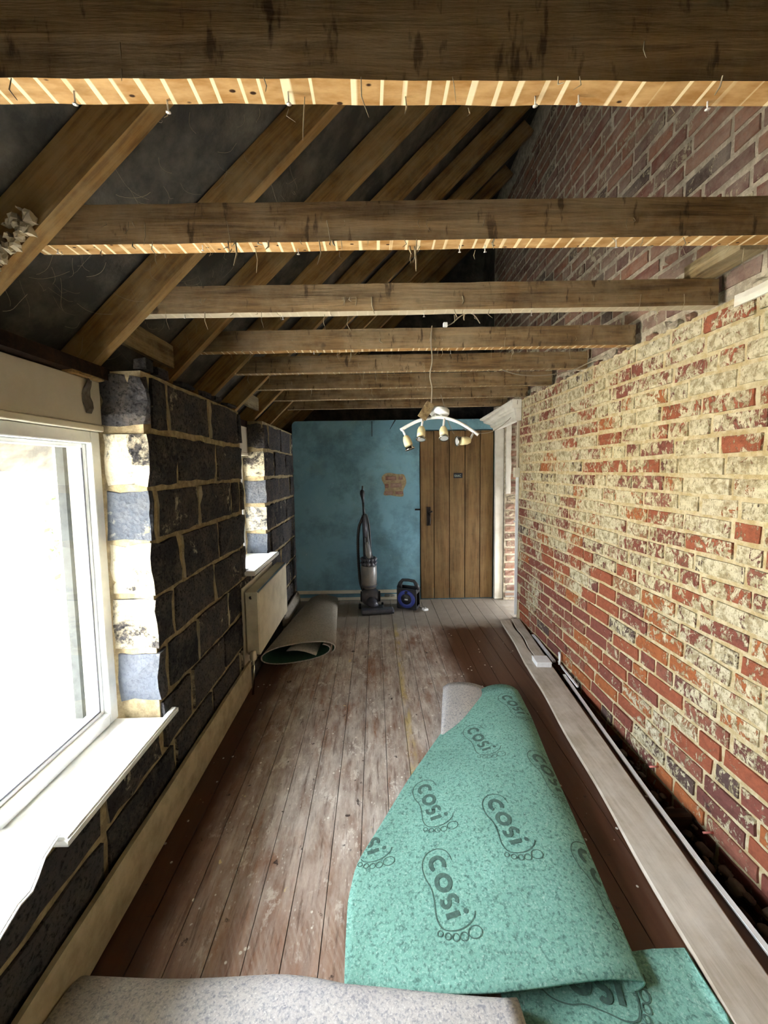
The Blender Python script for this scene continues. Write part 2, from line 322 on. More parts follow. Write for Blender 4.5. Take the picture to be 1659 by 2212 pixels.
m = Mt('blue distemper'); p = m.pos()
c = m.mix(m.noise(p, 1.8, 6, 0.65), '#5f8ba0', '#93bfcd'); c = m.mix(m.ramp(m.noise(p, 3.0, 8, 0.68, 0.15), [(0.46, 0.0), (0.64, 0.7)]), c, '#54737a'); c = m.mix(m.ramp(m.noise(m.map(p, (1.0, 1, 0.8), (0, 0, 0), (3, 0, 5)), 2.4, 6, 0.6), [(0.55, 0.0), (0.72, 0.6)]), c, '#86a6a4')
c = m.mix(m.ramp(m.noise(p, 45, 3), [(0.70, 0.0), (0.74, 0.6)]), c, '#c4d0cf')
M['blue'] = m.fin(c, 0.9, m.bump(m.noise(p, 22, 7, 0.7), 0.25, 0.006), 0, 0.15)
M['white'] = plain('aged white gloss', '#e9e6dc', 0.45, '#a79c86', 6, 0.5, 0, 0.35)
M['sill'] = plain('white sill paint', '#f1f3f2', 0.5, '#b9bcbc', 7, 0.5, 0, 0.35)
M['cream'] = plain('old cream paint', '#ddd5c0', 0.6, '#9a8f78', 7, 0.5)
M['putty'] = plain('grey cream plasterboard', '#c4bcab', 0.8, '#9b917d', 4, 0.5)
M['base'] = plain('stripped skirting', '#b8aa8d', 0.7, '#7a6c52', 12, 0.7)
M['pvc'] = plain('white plastic', '#f2f4f5', 0.4, '#c4c0b8', 20, 0.35, 0, 0.4, 0.03)
M['cream_pl'] = plain('yellowed plastic', '#e8dcae', 0.4, '#c8b680', 20, 0.4, 0, 0.4, 0.02)
M['chrome'] = plain('dull chrome', '#c9c7c0', 0.22, '#8c8a84', 30, 0.4, 1.0, 0.5, 0.02)
M['glass_lens'] = plain('bulb reflector', '#dfe3e4', 0.12, None, 9, 0, 0.6, 0.6, 0.0)
M['black_pl'] = plain('dusty black plastic', '#25262a', 0.42, '#56534e', 12, 0.35, 0, 0.45, 0.03)
M['grey_pl'] = plain('dusty grey plastic', '#4b4b55', 0.3, '#77726b', 10, 0.5, 0, 0.5, 0.02)
M['bin'] = plain('dirty clear bin', '#7d7976', 0.35, '#a49a8c', 9, 0.7, 0, 0.5, 0.02)
M['blue_pl'] = plain('blue plastic', '#3a4a9e', 0.4, '#6b76b5', 22, 0.4, 0, 0.4, 0.02)
M['iron'] = plain('black iron', '#1d1611', 0.55, '#4a382a', 20, 0.5, 0.5, 0.4)
M['pink'] = plain('pink plastic', '#d98479', 0.5)
M['wire'] = plain('grey cable', '#9a8f7b', 0.6)
M['void'] = plain('dark brown soil', '#241b15', 1.0, '#3b2f26', 20, 0.6, 0, 0.05, 0.4)  # dark brown earth mottled with a paler brown
M['stone'] = plain('dusty rubble', '#57504a', 0.95, '#938a80', 14, 0.7, 0, 0.1, 0.5)
M['plaster'] = plain('old lime plaster', '#b9ac93', 0.9, '#8d7c62', 8, 0.6, 0, 0.1, 0.4)
M['web'] = plain('dusty cobweb', '#a2957c', 1.0, None, 9, 0, 0, 0.05, 0.0)
M['roofing'] = plain('sooty roof felt', '#454340', 0.95, '#7d776b', 7, 0.7, 0, 0.1, 0.5)
M['outer'] = plain('pale outside render', '#d8d4c8', 0.9, '#a8a294', 8, 0.6)
M['paving'] = plain('pale dusty paving', '#cfcac0', 0.95, '#a39d92', 5, 0.6)
M['deck'] = plain('weathered deck', '#56534d', 0.9, '#3a3834', 9, 0.6)
M['leaf'] = plain('garden leaf', '#46592a', 0.7, '#2c3a18', 12, 0.6)
m = Mt('window glass'); t = m.n('BsdfTransparent'); gl = m.n('BsdfGlossy'); gl.inputs['Roughness'].default_value = 0.02
ms = m.n('MixShader'); ms.inputs[0].default_value = 0.04; m.t.links.new(t.outputs[0], ms.inputs[1]); m.t.links.new(gl.outputs[0], ms.inputs[2]); m.t.links.new(ms.outputs[0], m.o.inputs[0])
M['glass'] = m.m
def felt(name, base, dark, lite, sc):
    m = Mt(name); p = m.pos()
    a = m.noise(p, sc, 5, 0.7, 0.4); b = m.noise(p, sc*2.0, 5, 0.72, 0.5); d = m.noise(p, 7.0, 4)
    c = m.mix(m.ramp(a, [(0.34, 0.85), (0.52, 0.0)]), base, dark); c = m.mix(m.ramp(b, [(0.54, 0.0), (0.68, 0.75)]), c, lite); c = m.mix(m.ramp(b, [(0.30, 0.6), (0.40, 0.0)]), c, dark)
    c = m.mix(m.rng(d, 0.3, 0.7, 0.0, 0.25), c, dark)
    return m.fin(c, 0.95, m.bump(m.ma('ADD', a, b), 0.35, 0.004), 0, 0.05)
M['green'] = felt('green underlay backing', '#83b6a7', '#4a6a62', '#c0ddd3', 85)
M['felt'] = felt('grey recycled felt', '#c6c2bd', '#84858f', '#efece6', 100)
M['felt_b'] = felt('brown grey felt', '#a29a8d', '#7a736b', '#beb5a6', 70)
M['ink'] = plain('printed grey ink', '#486159', 0.95, '#648a7e', 90, 0.7)

# ------------------------------------------------------------------ setting: floor
XL, XR, YB = -0.87, 1.34, 4.10
def cut_y(x):                       # the floor stops on a slanting line along the brick wall
    return -1.2 if x <= 1.03 else -1.2 + (x-1.03)/(1.31-1.03)*4.62
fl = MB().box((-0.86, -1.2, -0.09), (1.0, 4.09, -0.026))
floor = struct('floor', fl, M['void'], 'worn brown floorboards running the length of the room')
bw = 0.1122; x = -0.858; k = 0
while x < 1.32:
    x1 = min(x+bw, 1.325); a, b = x+0.0012, x1-0.0016
    ya, yb_ = cut_y(a), cut_y(b)
    if ya < 4.0:
        dz = random.uniform(-0.0012, 0.0012); n = 22
        rows_t = []; mb = MB()
        yb2 = min(yb_, 4.05)
        mb.prism([(a, ya), (b, yb2), (b, 4.085), (a, 4.085)], -0.022, dz)
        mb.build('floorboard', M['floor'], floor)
    x = x1; k += 1
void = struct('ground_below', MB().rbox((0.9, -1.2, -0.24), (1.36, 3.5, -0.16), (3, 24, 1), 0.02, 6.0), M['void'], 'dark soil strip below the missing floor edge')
for i, yy in enumerate((1.02, 1.47, 1.92, 2.37)):
    tag(MB().rbox((0.98, yy, -0.14), (1.325, yy+0.05, -0.031), (4, 1, 1), 0.002).build('floor_joist', M['dark_timber']),
        ('dark floor joist end in the gap by the brick wall, ' + ('nearest one', 'second one', 'third one', 'farthest one')[i]), 'joist', 'floor joist ends in the gap')
pf = struct('floor_passage', MB().box((1.325, 3.53, -0.06), (2.3, 4.1, -0.003)), plain('grey dusty slab', '#8f877c', 0.9, '#b0a79b', 12, 0.7), 'grey dusty floor of the side passage')

# ------------------------------------------------------------------ setting: right wall of brick
def proj(P):
    v = Vector(P)-Vector((0, 0, 1.45)); d = v.dot(fwd)
    if d < 0.05: return None
    return 818+815*v.dot(right)/d, 1074.2+815*v.dot(down)/d, d
def brick_wall(root, xface, y0, y1, z0, z1, mat, keep, top=None, pitch=0.0812, bh=0.0715, skip=None):
    protos = {}
    def proto(L):
        L = round(L, 3)
        if L not in protos:
            protos[L] = []
            for s_ in range(4):
                me = MB().rbox((0, -L/2, -bh/2), (0.055, L/2, bh/2), (1, 3 if L > 0.12 else 2, 2), 0.0042, 13.0, 0.0045, None, s_*3.1+L*50)
                me_ = bpy.data.meshes.new('brick'); me_.from_pydata(me.v, [], me.f); me_.materials.append(mat); me_.update(); protos[L].append(me_)
        return random.choice(protos[L])
    lst = []; rows = int((z1-z0)/pitch)
    for rI in range(rows+1):
        z = z0+(rI+0.5)*pitch
        if z+bh/2 > z1: break
        y = y0-random.uniform(0, 0.2)
        while y < y1:
            L = random.choices((0.213, 0.101, 0.158), (0.55, 0.33, 0.12))[0]
            if y+L > y1: L2 = y1-y; L = 0.213 if L2 > 0.2 else 0.158 if L2 > 0.15 else 0.101
            yc = y+L/2
            if yc+L/2 <= y1+0.02 and not (top and z+bh/2 > top(yc)) and not (skip and skip(yc, z)): lst.append((yc, z, L))
            y += L+random.uniform(0.007, 0.012)
    def size(q):
        pr_ = proj((xface, q[0], q[1]))
        if pr_ is None or not (-60 < pr_[0] < 1720 and -60 < pr_[1] < 2270): return -1.0/(1+abs(q[0]))-1
        return q[2]/pr_[2]/max(pr_[2], 0.5)*(3 if not keep else keep(q))
    lst.sort(key=size, reverse=True)
    for yc, z, L in lst[:298]:
        o = bpy.data.objects.new('brick', proto(L)); COL.objects.link(o); o.parent = root
        o.location = Vector((xface+random.uniform(-0.003, 0.004), yc, z+random.uniform(-0.004, 0.004)))-root.location
        o.rotation_euler = (R(random.uniform(-1.4, 1.4)), R(random.uniform(-1, 1)), R(random.uniform(-0.8, 0.8)))
    mb = MB()
    for yc, z, L in lst[298:]:
        mb.rbox((xface, yc-L/2, z-bh/2), (xface+0.055, yc+L/2, z+bh/2), (1, 2, 1), 0.004, 13.0, 0.004)
    o = mb.build('brick_courses', mat, root, False); o['kind'] = 'stuff'
    for q in protos.values():
        for me in q:
            if not me.users: bpy.data.meshes.remove(me)
wr = struct('wall_right', MB().rbox((XR+0.0115, -1.2, -0.24), (XR+0.2, 3.52, 2.065), (1, 60, 28), 0.0045, 14.0, 0.0), M['mortar'], 'long right brick wall with flaking cream limewash')
def skip_lo(y, z): return z > 2.03 and random.random() < 0.35
brick_wall(wr, XR, -1.2, 3.515, -0.22, 2.075, M['brick'], lambda q: 3, None, skip=skip_lo)
roofZ = lambda X: 2.275+0.97*(X+0.6)
wu = struct('wall_right_upper', MB().rbox((XR+0.034, -1.2, 2.066), (XR+0.22, 4.37, 4.5), (1, 40, 18), 0.005, 12.0, 0.0), M['mortar_up'], 'bare red brick wall rising above the joists into the roof')
brick_wall(wu, XR+0.025, -1.2, 4.36, 2.115, 4.2, M['brick_up'], lambda q: (5 if q[0] < 3.2 else 2), None, 0.0812, 0.066)
# broken bed of brick and mortar lumps at ceiling height
for i in range(34):
    y = 0.95+i*0.076+random.uniform(-0.02, 0.02); a = random.uniform(0.014, 0.035)
    if min(abs(y-(1.07+0.445*k)) for k in range(7)) < 0.05: continue
    MB().rbox((XR-0.004, y-a, 2.052), (XR+0.05, y+a, 2.066+random.uniform(0.015, 0.045)), (2, 2, 2), 0.008, 30, 0.008, None, i).build('mortar_lump', M['mortar_up'] if i % 3 else M['brick_up'], wu)
# end of the wall: plastered quoin
MB().rbox((XR+0.008, 3.519, -0.02), (XR+0.2, 3.55, 2.06), (2, 1, 16), 0.004, 9, 0.004).build('plaster_quoin', M['plaster'], wr)
MB().rbox((XR-0.012, 1.18, 2.022), (XR+0.004, 1.425, 2.068), (1, 6, 2), 0.003, 20, 0.003).build('paint_patch', M['white'], wr)

# ------------------------------------------------------------------ setting: left wall of clinker block
ROWS = [-0.13, 0.085, 0.302, 0.52, 0.738, 0.955, 1.175, 1.39, 1.615, 1.832]
core = MB()
W1 = (0.25, 1.465, 0.452, 1.79); W2 = (2.52, 3.02, 0.775, 1.79)
def core_box(y0, y1, z0, z1, xf=-0.886): core.rbox((-1.07, y0, z0), (xf, y1, z1), (1, max(1, int((y1-y0)/0.12)), max(1, int((z1-z0)/0.1))), 0.004, 10, 0.0)
core_box(-1.2, 4.1, -0.13, 0.445); core_box(-1.2, 0.235, 0.445, 1.84); core_box(1.477, 2.508, 0.445, 1.835); core_box(2.508, 3.032, 0.445, 0.752); core_box(3.032, 4.1, 0.445, 1.84)
wl = struct('wall_left', core, M['mortar_blk'], 'left wall of dark clinker blocks with smeared tan mortar')
def block(y0, y1, z0, z1, smear=0.0, edge0=False, edge1=False, pale=0.0, bulge=0.0):
    j = 0.007
    a = y0+(0 if edge0 else random.uniform(j*0.4, j*2.4)); b = y1-(0 if edge1 else random.uniform(j*0.4, j*2.2)); c = z0+random.uniform(j*0.5, j*1.8); d = z1-random.uniform(j*0.5, j*1.8)
    xb = -1.045 if (edge0 or edge1) else -0.92
    if b-a < 0.02: return
    ny = max(2, int((b-a)/0.055)); nz = max(2, int((d-c)/0.05)); nx = 3 if (edge0 or edge1) else 1
    o = MB().rbox((xb, a, c), (XL+random.uniform(-0.004, 0.003), b, d), (nx, ny, nz), (0.014 if nx == 3 else 0.010)+bulge, 15, 0.005, None, random.uniform(0, 90)).build('block', M['block'], wl)
    o.color = (smear, pale, 0, 1)
def row(i, cuts, e0=False, e1=False, sm0=0.0, sm1=0.0, p0=0.0, p1=0.0, zt=None):
    for k in range(len(cuts)-1):
        f, l = k == 0 and e0, k == len(cuts)-2 and e1
        block(cuts[k], cuts[k+1], ROWS[i], zt or ROWS[i+1], sm0 if f else sm1 if l else random.uniform(-0.3, 0.55), f, l, p0 if f else p1 if l else 0.0, 0.006 if (f and i == 8) else 0.0)
# pier between the windows
row(8, (1.465, 1.513, 1.638, 2.048, 2.465, 2.52), True, True, -0.2, 0.0)
row(7, (1.465, 1.696, 2.114, 2.52), True, True, 0.24, 0.1)
row(6, (1.465, 1.515, 1.892, 2.309, 2.452, 2.52), True, True, 0.05, 0.0, 0.45)
row(5, (1.465, 1.695, 2.097, 2.52), True, True, 0.26, 0.1)
row(4, (1.465, 1.617, 2.018, 2.43, 2.52), True, True, 0.2, 0.0)
row(3, (1.465, 1.534, 1.804, 2.192, 2.62, 3.02, 3.45, 3.88, 4.1), True, False, -0.1, 0.0, 0.5)
# pier top rubble course
for a, b, h_ in ((1.475, 1.56, 0.055), (1.57, 1.68, 0.05), (1.75, 1.9, 0.03), (2.0, 2.1, 0.04), (2.13, 2.24, 0.035), (2.3, 2.46, 0.03)):
    block(a, b, 1.832, 1.832+h_+0.012, 0.05)
# beyond the far window
row(8, (3.02, 3.16, 3.56, 3.98, 4.1), True, False, -0.1); row(7, (3.02, 3.33, 3.74, 4.1), True, False, 0.22); row(6, (3.02, 3.46, 3.9, 4.1), True, False, -0.1, 0, 0.35)
row(5, (3.02, 3.3, 3.72, 4.1), True, False, 0.15, 0, 0.2); row(4, (3.02, 3.14, 3.55, 3.97, 4.1), True, False, -0.15, 0, 0.45)
# below the window sills, down to the floor
row(2, (-1.2, -0.8, -0.37, 0.0, 0.25)); row(2, (0.25, 0.72, 1.13, 1.465), zt=0.44); row(2, (1.465, 1.72, 2.1, 2.5, 2.93, 3.37, 3.8, 4.1)); row(1, (-1.2, -1.0, -0.6, -0.17, 0.27, 0.7, 1.13, 1.55, 1.93, 2.33, 2.75, 3.15, 3.6, 4.0, 4.1)); row(0, (-1.2, -0.8, -0.37, 0.06, 0.5, 0.93, 1.36, 1.75, 2.15, 2.6, 3.0, 3.45, 3.85, 4.1))
for i in range(3, 9): row(i, (-1.2, -0.95 if i % 2 else -0.75, -0.5 if i % 2 else -0.3, -0.1 if i % 2 else 0.12, 0.25), False, True)
# outer leaf and the white-rendered outer reveals
ol = MB()
for y0, y1, z0, z1 in ((-1.4, 5.0, -0.4, 0.44), (-1.4, 0.25, 0.44, 1.86), (1.50, 2.5, 0.44, 1.86), (2.5, 3.04, 0.44, 0.77), (3.04, 5.0, 0.44, 1.86), (0.25, 1.50, 1.61, 1.86), (2.5, 3.04, 1.61, 1.86)):
    ol.box((-1.26, y0, z0), (-1.125, y1, z1))
ol.build('outer_leaf', M['outer'], wl)
trim = MB().box((-1.235, 1.482, 0.45), (-1.205, 1.501, 1.61)); trim.build('reveal_strip', plain('mouldy grey strip', '#2b2e2c', 0.8, '#121312', 30, 0.9), wl)
# wall plate and white boxed heads over the windows
tag(MB().rbox((-1.10, -1.2, 1.795), (-1.0, 4.1, 1.845), (2, 50, 1), 0.003, 8, 0.003).build('wall_plate', M['dark_timber']), 'long rough timber plate along the top of the block wall', 'timber')
def head(name, y0, y1, z0, z1, xf, lab):
    t = thing(name, (xf, (y0+y1)/2, z0), lab, 'lintel')
    MB().cbox((-1.12, y0, z0), (xf, y1, z1), 0.004).build('board', M['putty'], t)
    MB().cbox((-1.12, y0, z0-0.024), (xf+0.006, y1, z0-0.001), 0.004).build('bead', M['cream'], t)
    return t
lt = head('window_head', 0.254, 1.462, 1.628, 1.79, -1.032, 'grey-white boxed window head over the large near window')
MB().rbox((-1.028, 1.372, 1.66), (-1.02, 1.41, 1.79), (1, 3, 6), 0.012, 25, 0.004).build('torn_paper', M['stone'], lt)
MB().rbox((-1.045, 1.30, 1.789), (-1.005, 1.455, 1.803), (2, 6, 1), 0.008, 30, 0.002).build('broken_lath', M['rafter'], lt)
head('window_head', 2.524, 3.016, 1.59, 1.79, -1.0, 'white boxed window head over the small far window')

# ------------------------------------------------------------------ setting: windows
def window(name, y0, y1, z0, z1, x, lab, cas=None):
    fw = 0.045; f = MB()
    f.cbox((x-0.075, y0, z0), (x, y0+fw, z1), 0.005); f.cbox((x-0.075, y1-fw, z0), (x, y1, z1), 0.005); f.cbox((x-0.075, y0+fw, z1-fw), (x, y1-fw, z1), 0.005); f.cbox((x-0.075, y0+fw, z0), (x, y1-fw, z0+fw), 0.005)
    w = struct(name, f, M['sill'], lab); a, b, c, d = y0+fw, y1-fw, z0+fw, z1-fw
    g = 0.016; bd = MB()
    for lo, hi in (((a, c), (a+g, d)), ((b-g, c), (b, d)), ((a+g, d-g), (b-g, d)), ((a+g, c), (b-g, c+g))): bd.cbox((x-0.055, lo[0], lo[1]), (x-0.022, hi[0], hi[1]), 0.004)
    bd.build('glazing_bead', M['sill'], w)
    ps = [(a+g, b-g)] if cas is None else [(a+g, cas-0.03), (cas+0.03, b-g)]
    if cas: MB().cbox((x-0.07, cas-0.03, c), (x-0.004, cas+0.03, d), 0.005).build('mullion', M['sill'], w)
    for p0, p1 in ps: MB().box((x-0.046, p0, c+g), (x-0.042, p1, d-g)).build('pane', M['glass'], w)
    sl = MB()
    for lo, hi in (((a+g, c+g), (a+g+.006, d-g)), ((b-g-.006, c+g), (b-g, d-g)), ((a+g, c+g), (b-g, c+g+.006))): sl.box((x-0.052, lo[0], lo[1]), (x-0.024, hi[0], hi[1]))
    sl.build('gasket', M['grey_pl'], w)
    return w
window('window_1', 0.252, 1.462, 0.468, 1.603, -1.045, 'large white-framed near window on the left, blown out by daylight', 0.62)
window('window_2', 2.522, 3.018, 0.79, 1.566, -1.045, 'small white-framed far window beside the radiator')
# sills
def sill(name, poly, z0, z1, lab):
    bm = bmesh.new(); vs = [bm.verts.new((x_, y_, z0)) for x_, y_ in poly]; f_ = bm.faces.new(vs); r_ = bmesh.ops.extrude_face_region(bm, geom=[f_])
    for e in r_['geom']:
        if isinstance(e, bmesh.types.BMVert): e.co.z = z1
    bmesh.ops.recalc_face_normals(bm, faces=bm.faces)
    bmesh.ops.bevel(bm, geom=[e for e in bm.edges if abs(e.verts[0].co.z-e.verts[1].co.z) < 1e-6], offset=0.006, segments=2, affect='EDGES')
    return tag(MB().bm(bm).build(name, M['sill']), lab, 'sill')
sill('window_sill', [(-1.085, 0.955), (-0.842, 0.955), (-0.842, 1.53), (-0.872, 1.53), (-0.872, 1.463), (-1.085, 1.463)], 0.437, 0.465, 'white near window sill with a projecting nose, ending at the block pier')
sill('sill_cover', [(-1.085, 0.256), (-0.80, 0.256), (-0.79, 0.6), (-0.803, 0.73), (-0.819, 0.795), (-0.816, 0.823), (-0.832, 0.858), (-0.854, 0.901), (-0.867, 0.965), (-1.085, 0.985)], 0.468, 0.476, 'loose wavy-edged white sheet lying over the near end of the large sill')
sill('window_sill', [(-1.04, 2.524), (-0.87, 2.524), (-0.87, 2.46), (-0.80, 2.46), (-0.80, 3.08), (-0.87, 3.08), (-0.87, 3.016), (-1.04, 3.016)], 0.752, 0.785, 'small white sill under the far window above the radiator')
# skirting on the left
tag(MB().rbox((-0.862, -1.2, 0.0), (-0.838, 2.44, 0.19), (1, 40, 2), 0.0015, 6, 0.004).build('baseboard_left', M['base']), 'long stripped beige skirting board along the block wall', None, None, 'structure')

# ------------------------------------------------------------------ setting: back partition, door, passage
outline = arc(-0.83, 1.92, 0.05, 90, 180, 6)+[(-0.88, 0.112), (0.488, 0.112), (0.488, 1.862), (1.338, 1.862), (1.338, 1.972)]
wb_ = MB()
wb_.addm([(x_, YB, z_) for x_, z_ in outline]+[(x_, YB+0.07, z_) for x_, z_ in outline], [tuple(range(len(outline))), tuple(range(2*len(outline)-1, len(outline)-1, -1))]+[(i, (i+1) % len(outline), len(outline)+(i+1) % len(outline), len(outline)+i) for i in range(len(outline))])
wb_.box((-0.88, YB+0.02, -0.02), (1.338, YB+0.075, 0.113)); wb_.box((0.488, YB+0.045, 0.0), (1.33, YB+0.09, 1.863))
wback = struct('wall_back', wb_, M['blue'], 'mottled sky-blue plaster partition at the end of the room')
MB().cbox((-0.875, YB-0.016, 0.078), (0.48, YB+0.003, 0.114), 0.004).build('rail', M['cream'], wback)
MB().cbox((-0.875, YB-0.012, 0.0), (0.48, YB+0.003, 0.034), 0.004).build('kicker', M['cream'], wback)
hb = MB()
hp = [(0.212+(0.125*(1+0.10*math.sin(5*t+1)+0.08*math.sin(3*t)))*max(-0.93, min(0.93, math.cos(t)*1.25)), 1.275+(0.128*(1+0.07*math.sin(4*t)))*max(-0.95, min(0.95, math.sin(t)*1.2))) for t in [2*math.pi*i/40 for i in range(40)]]
hb.addm([(x_, YB-0.004, z_) for x_, z_ in hp]+[(x_, YB+0.001, z_) for x_, z_ in hp], [tuple(range(40))]+[(i, (i+1) % 40, 40+(i+1) % 40, 40+i) for i in range(40)])
hole = hb.build('plaster_hole', M['mortar_blk'], wback); hole['label'] = 'ragged hole in the plaster showing brick'
for (a, b, c, d) in ((0.10, 0.20, 1.16, 1.215), (0.215, 0.315, 1.165, 1.21), (0.105, 0.155, 1.235, 1.295), (0.165, 0.30, 1.24, 1.30), (0.11, 0.24, 1.32, 1.375), (0.255, 0.31, 1.325, 1.37)):
    MB().rbox((a, YB-0.009, c), (b, YB-0.003, d), (4, 1, 3), 0.005, 40, 0.006, None, a*99).build('brick', M['brick_up'], hole)
MB().tube([(-0.02, YB-0.004, 1.96), (-0.021, YB-0.004, 1.80)], 0.003, 5).build('crack', M['iron'], wback)
MB().tube([(0.23, YB-0.006, 1.97), (0.17, YB-0.02, 1.87)], [0.006, 0.002], 5).build('loose_strip', M['iron'], wback)
# door of five boards
dr = struct('door_1', MB().box((0.497, YB+0.022, 0.005), (1.292, YB+0.04, 1.848)), M['door'], 'brown five-board ledged plank door in the end wall')
cuts = (0.495, 0.643, 0.812, 0.982, 1.148, 1.294)
for a, b in zip(cuts, cuts[1:]): MB().cbox((a+0.0035, YB-0.004, 0.004), (b-0.0035, YB+0.024, 1.85), 0.004).build('door_board', M['door'], dr)
hd = MB().cbox((0.562, YB-0.011, 0.822), (0.606, YB-0.004, 1.028), 0.002).build('latch_plate', M['iron'], dr)
MB().tube([(0.585, YB-0.01, 0.955), (0.588, YB-0.045, 0.94), (0.59, YB-0.05, 0.89), (0.588, YB-0.045, 0.85), (0.585, YB-0.01, 0.835)], [0.008, 0.010, 0.012, 0.010, 0.008], 8).build('pull_handle', M['iron'], hd)
MB().tube([(0.583, YB-0.01, 0.972), (0.597, YB-0.04, 0.972), (0.618, YB-0.05, 0.985)], [0.006, 0.007, 0.011], 7).build('thumb_lever', M['iron'], hd)
MB().box((0.435, YB-0.007, 0.992), (0.494, YB+0.002, 1.010)).build('latch_bar', M['iron'], dr)
pq = MB().cbox((0.858, YB-0.0075, 1.338), (0.955, YB-0.0035, 1.393), 0.0015).build('name_plate', plain('dark plate', '#22242a', 0.5), dr)
def text(s_, size, mat, parent, org, ux, uy, name, ex=0.0006):
    """flat lettering laid on a surface: org is the lower left corner, ux and uy the two axes"""
    c_ = bpy.data.curves.new('t', 'FONT'); c_.body = s_; c_.size = size; c_.extrude = 0.0; c_.resolution_u = 3
    o_ = bpy.data.objects.new('t', c_); COL.objects.link(o_); bpy.context.view_layer.update(); me = bpy.data.meshes.new_from_object(o_)
    ux, uy = Vector(ux), Vector(uy); n_ = ux.cross(uy)
    mb_ = MB().addm([Vector(org)+ux*v.co.x+uy*v.co.y+n_*ex for v in me.vertices], [tuple(p_.vertices) for p_ in me.polygons])
    bpy.data.objects.remove(o_); bpy.data.curves.remove(c_); bpy.data.meshes.remove(me)
    return mb_.build(name, mat, parent, False)
text('ISAAC', 0.036, plain('pale lettering', '#a9b3ab', 0.6), pq, (0.865, YB-0.0078, 1.352), (0.74, 0, 0), (0, 0, 1), 'lettering')
# doorway in the right wall beside the end partition
pst = MB().cbox((1.300, YB-0.045, 0.0), (1.392, YB-0.002, 1.862), 0.006); struct('trim_1', pst, M['white'], 'white painted architrave post beside the plank door')
wp = struct('wall_passage', MB().rbox((1.395, 4.035, -0.02), (2.3, 4.1, 2.06), (8, 1, 18), 0.004, 10, 0.0), M['mortar_up'], 'rough brick reveal of the side passage beyond the doorway')
rr = 0
for z in [0.02+0.081*k for k in range(25)]:
    x_ = 1.40-(0.1 if rr % 2 else 0.0)
    while x_ < 1.95:
        L = random.choice((0.213, 0.105)); a = max(x_, 1.40)
        if x_+L-a > 0.03: MB().rbox((a, 4.022, z), (x_+L, 4.05, z+0.068), (2, 1, 2), 0.006, 18, 0.006, None, z*77+x_).build('brick', M['brick_up'], wp)
        x_ += L+0.012
    rr += 1
MB().rbox((1.395, 3.995, 1.16), (1.452, 4.018, 1.93), (3, 1, 9), 0.006, 13, 0.003).build('plaster_remnant', M['white'], wp)
for z in (0.052, 0.098):
    tag(MB().tube([(1.40, 3.99, z), (2.2, 3.99, z)], 0.0075, 8).build('pipe', M['pvc']), 'thin white water pipe low in the passage, ' + ('lower' if z < 0.07 else 'upper') + ' of two', 'pipe', 'passage pipes')
struct('lintel_passage', MB().box((XR+0.012, 3.55, 1.97), (XR+0.2, 4.1, 2.064)), M['mortar_up'], 'rough lintel over the passage doorway')
struct('wall_passage_end', MB().box((2.28, 3.4, 0.62), (2.34, 4.15, 2.1)), M['plaster'], 'wall over an added low opening that lets daylight into the passage')  # stops short of the floor: the gap below is added to let light in
struct('wall_passage_near', MB().box((XR+0.2, 3.45, -0.05), (2.3, 3.52, 2.1)), M['plaster'], 'near side of the side passage')
struct('ceiling_passage', MB().box((XR+0.2, 3.45, 2.066), (2.3, 4.12, 2.1)), M['plaster'], 'ceiling of the side passage')
# loose cornice over the doorway
def loft(name, prof_a, prof_b, mat, parent, ya, yb__):
    n = len(prof_a); v = [Vector((x_, ya, z_)) for x_, z_ in prof_a]+[Vector((x_, yb__, z_)) for x_, z_ in prof_b]
    return MB().addm(v, [tuple(range(n-1, -1, -1)), tuple(range(n, 2*n))]+[(i, (i+1) % n, n+(i+1) % n, n+i) for i in range(n)]).build(name, mat, parent)
cor = thing('cornice', (1.3, 3.8, 1.86), 'white moulded cornice hanging over the passage doorway', 'cornice')
pa = [(1.345, 1.875), (1.298, 1.875), (1.296, 1.905), (1.288, 1.925), (1.286, 1.96), (1.276, 1.985), (1.262, 2.005), (1.262, 2.032), (1.25, 2.04), (1.25, 2.058), (1.345, 2.058)]
pb = [(1.335, 1.845), (1.285, 1.845), (1.28, 1.868), (1.255, 1.88), (1.25, 1.902), (1.215, 1.912), (1.18, 1.925), (1.175, 1.945), (1.14, 1.953), (1.138, 1.968), (1.335, 1.968)]
loft('moulding', pa, pb, M['white'], cor, 3.47, YB-0.004)
MB().cbox((1.255, 3.455, 1.985), (1.342, 3.469, 2.062), 0.004).build('end_return', M['white'], cor)
MB().cbox((1.29, 3.455, 1.87), (1.342, 3.469, 1.984), 0.004).build('end_block', M['white'], cor)

# ------------------------------------------------------------------ setting: room behind the camera, roof
struct('wall_front', MB().box((-1.3, -1.3, -0.3), (1.6, -1.2, 4.4)), M['plaster'], 'plain plaster wall behind the viewer')
struct('wall_gable', MB().box((-1.5, 4.9, -0.2), (1.7, 5.0, 4.6)), M['roofing'], 'dark void end of the roof space beyond the partition')
th = math.atan(0.97); d_ = Vector((math.cos(th), 0, math.sin(th))); nn = Vector((-math.sin(th), 0, math.cos(th))); o0 = Vector((-0.6, 0, 2.275))
def rmat(y): 
    mt = Matrix.Identity(4)
    for i in range(3): mt[i][0] = d_[i]; mt[i][1] = (0, 1, 0)[i]; mt[i][2] = nn[i]; mt[i][3] = (o0+Vector((0, y, 0)))[i]
    return mt
struct('ceiling', MB().rbox((-1.3, -1.3, 0.125), (3.2, 4.95, 0.15), (24, 40, 1), 0.01, 5, 0.0, rmat(0)), M['roofing'], 'sooty dark roof lining above the rafters')
struct('wall_loft_side', MB().box((XR+0.06, 4.101, -0.2), (XR+0.25, 4.95, 4.6)), M['roofing'], 'dark side of the void beyond the partition')
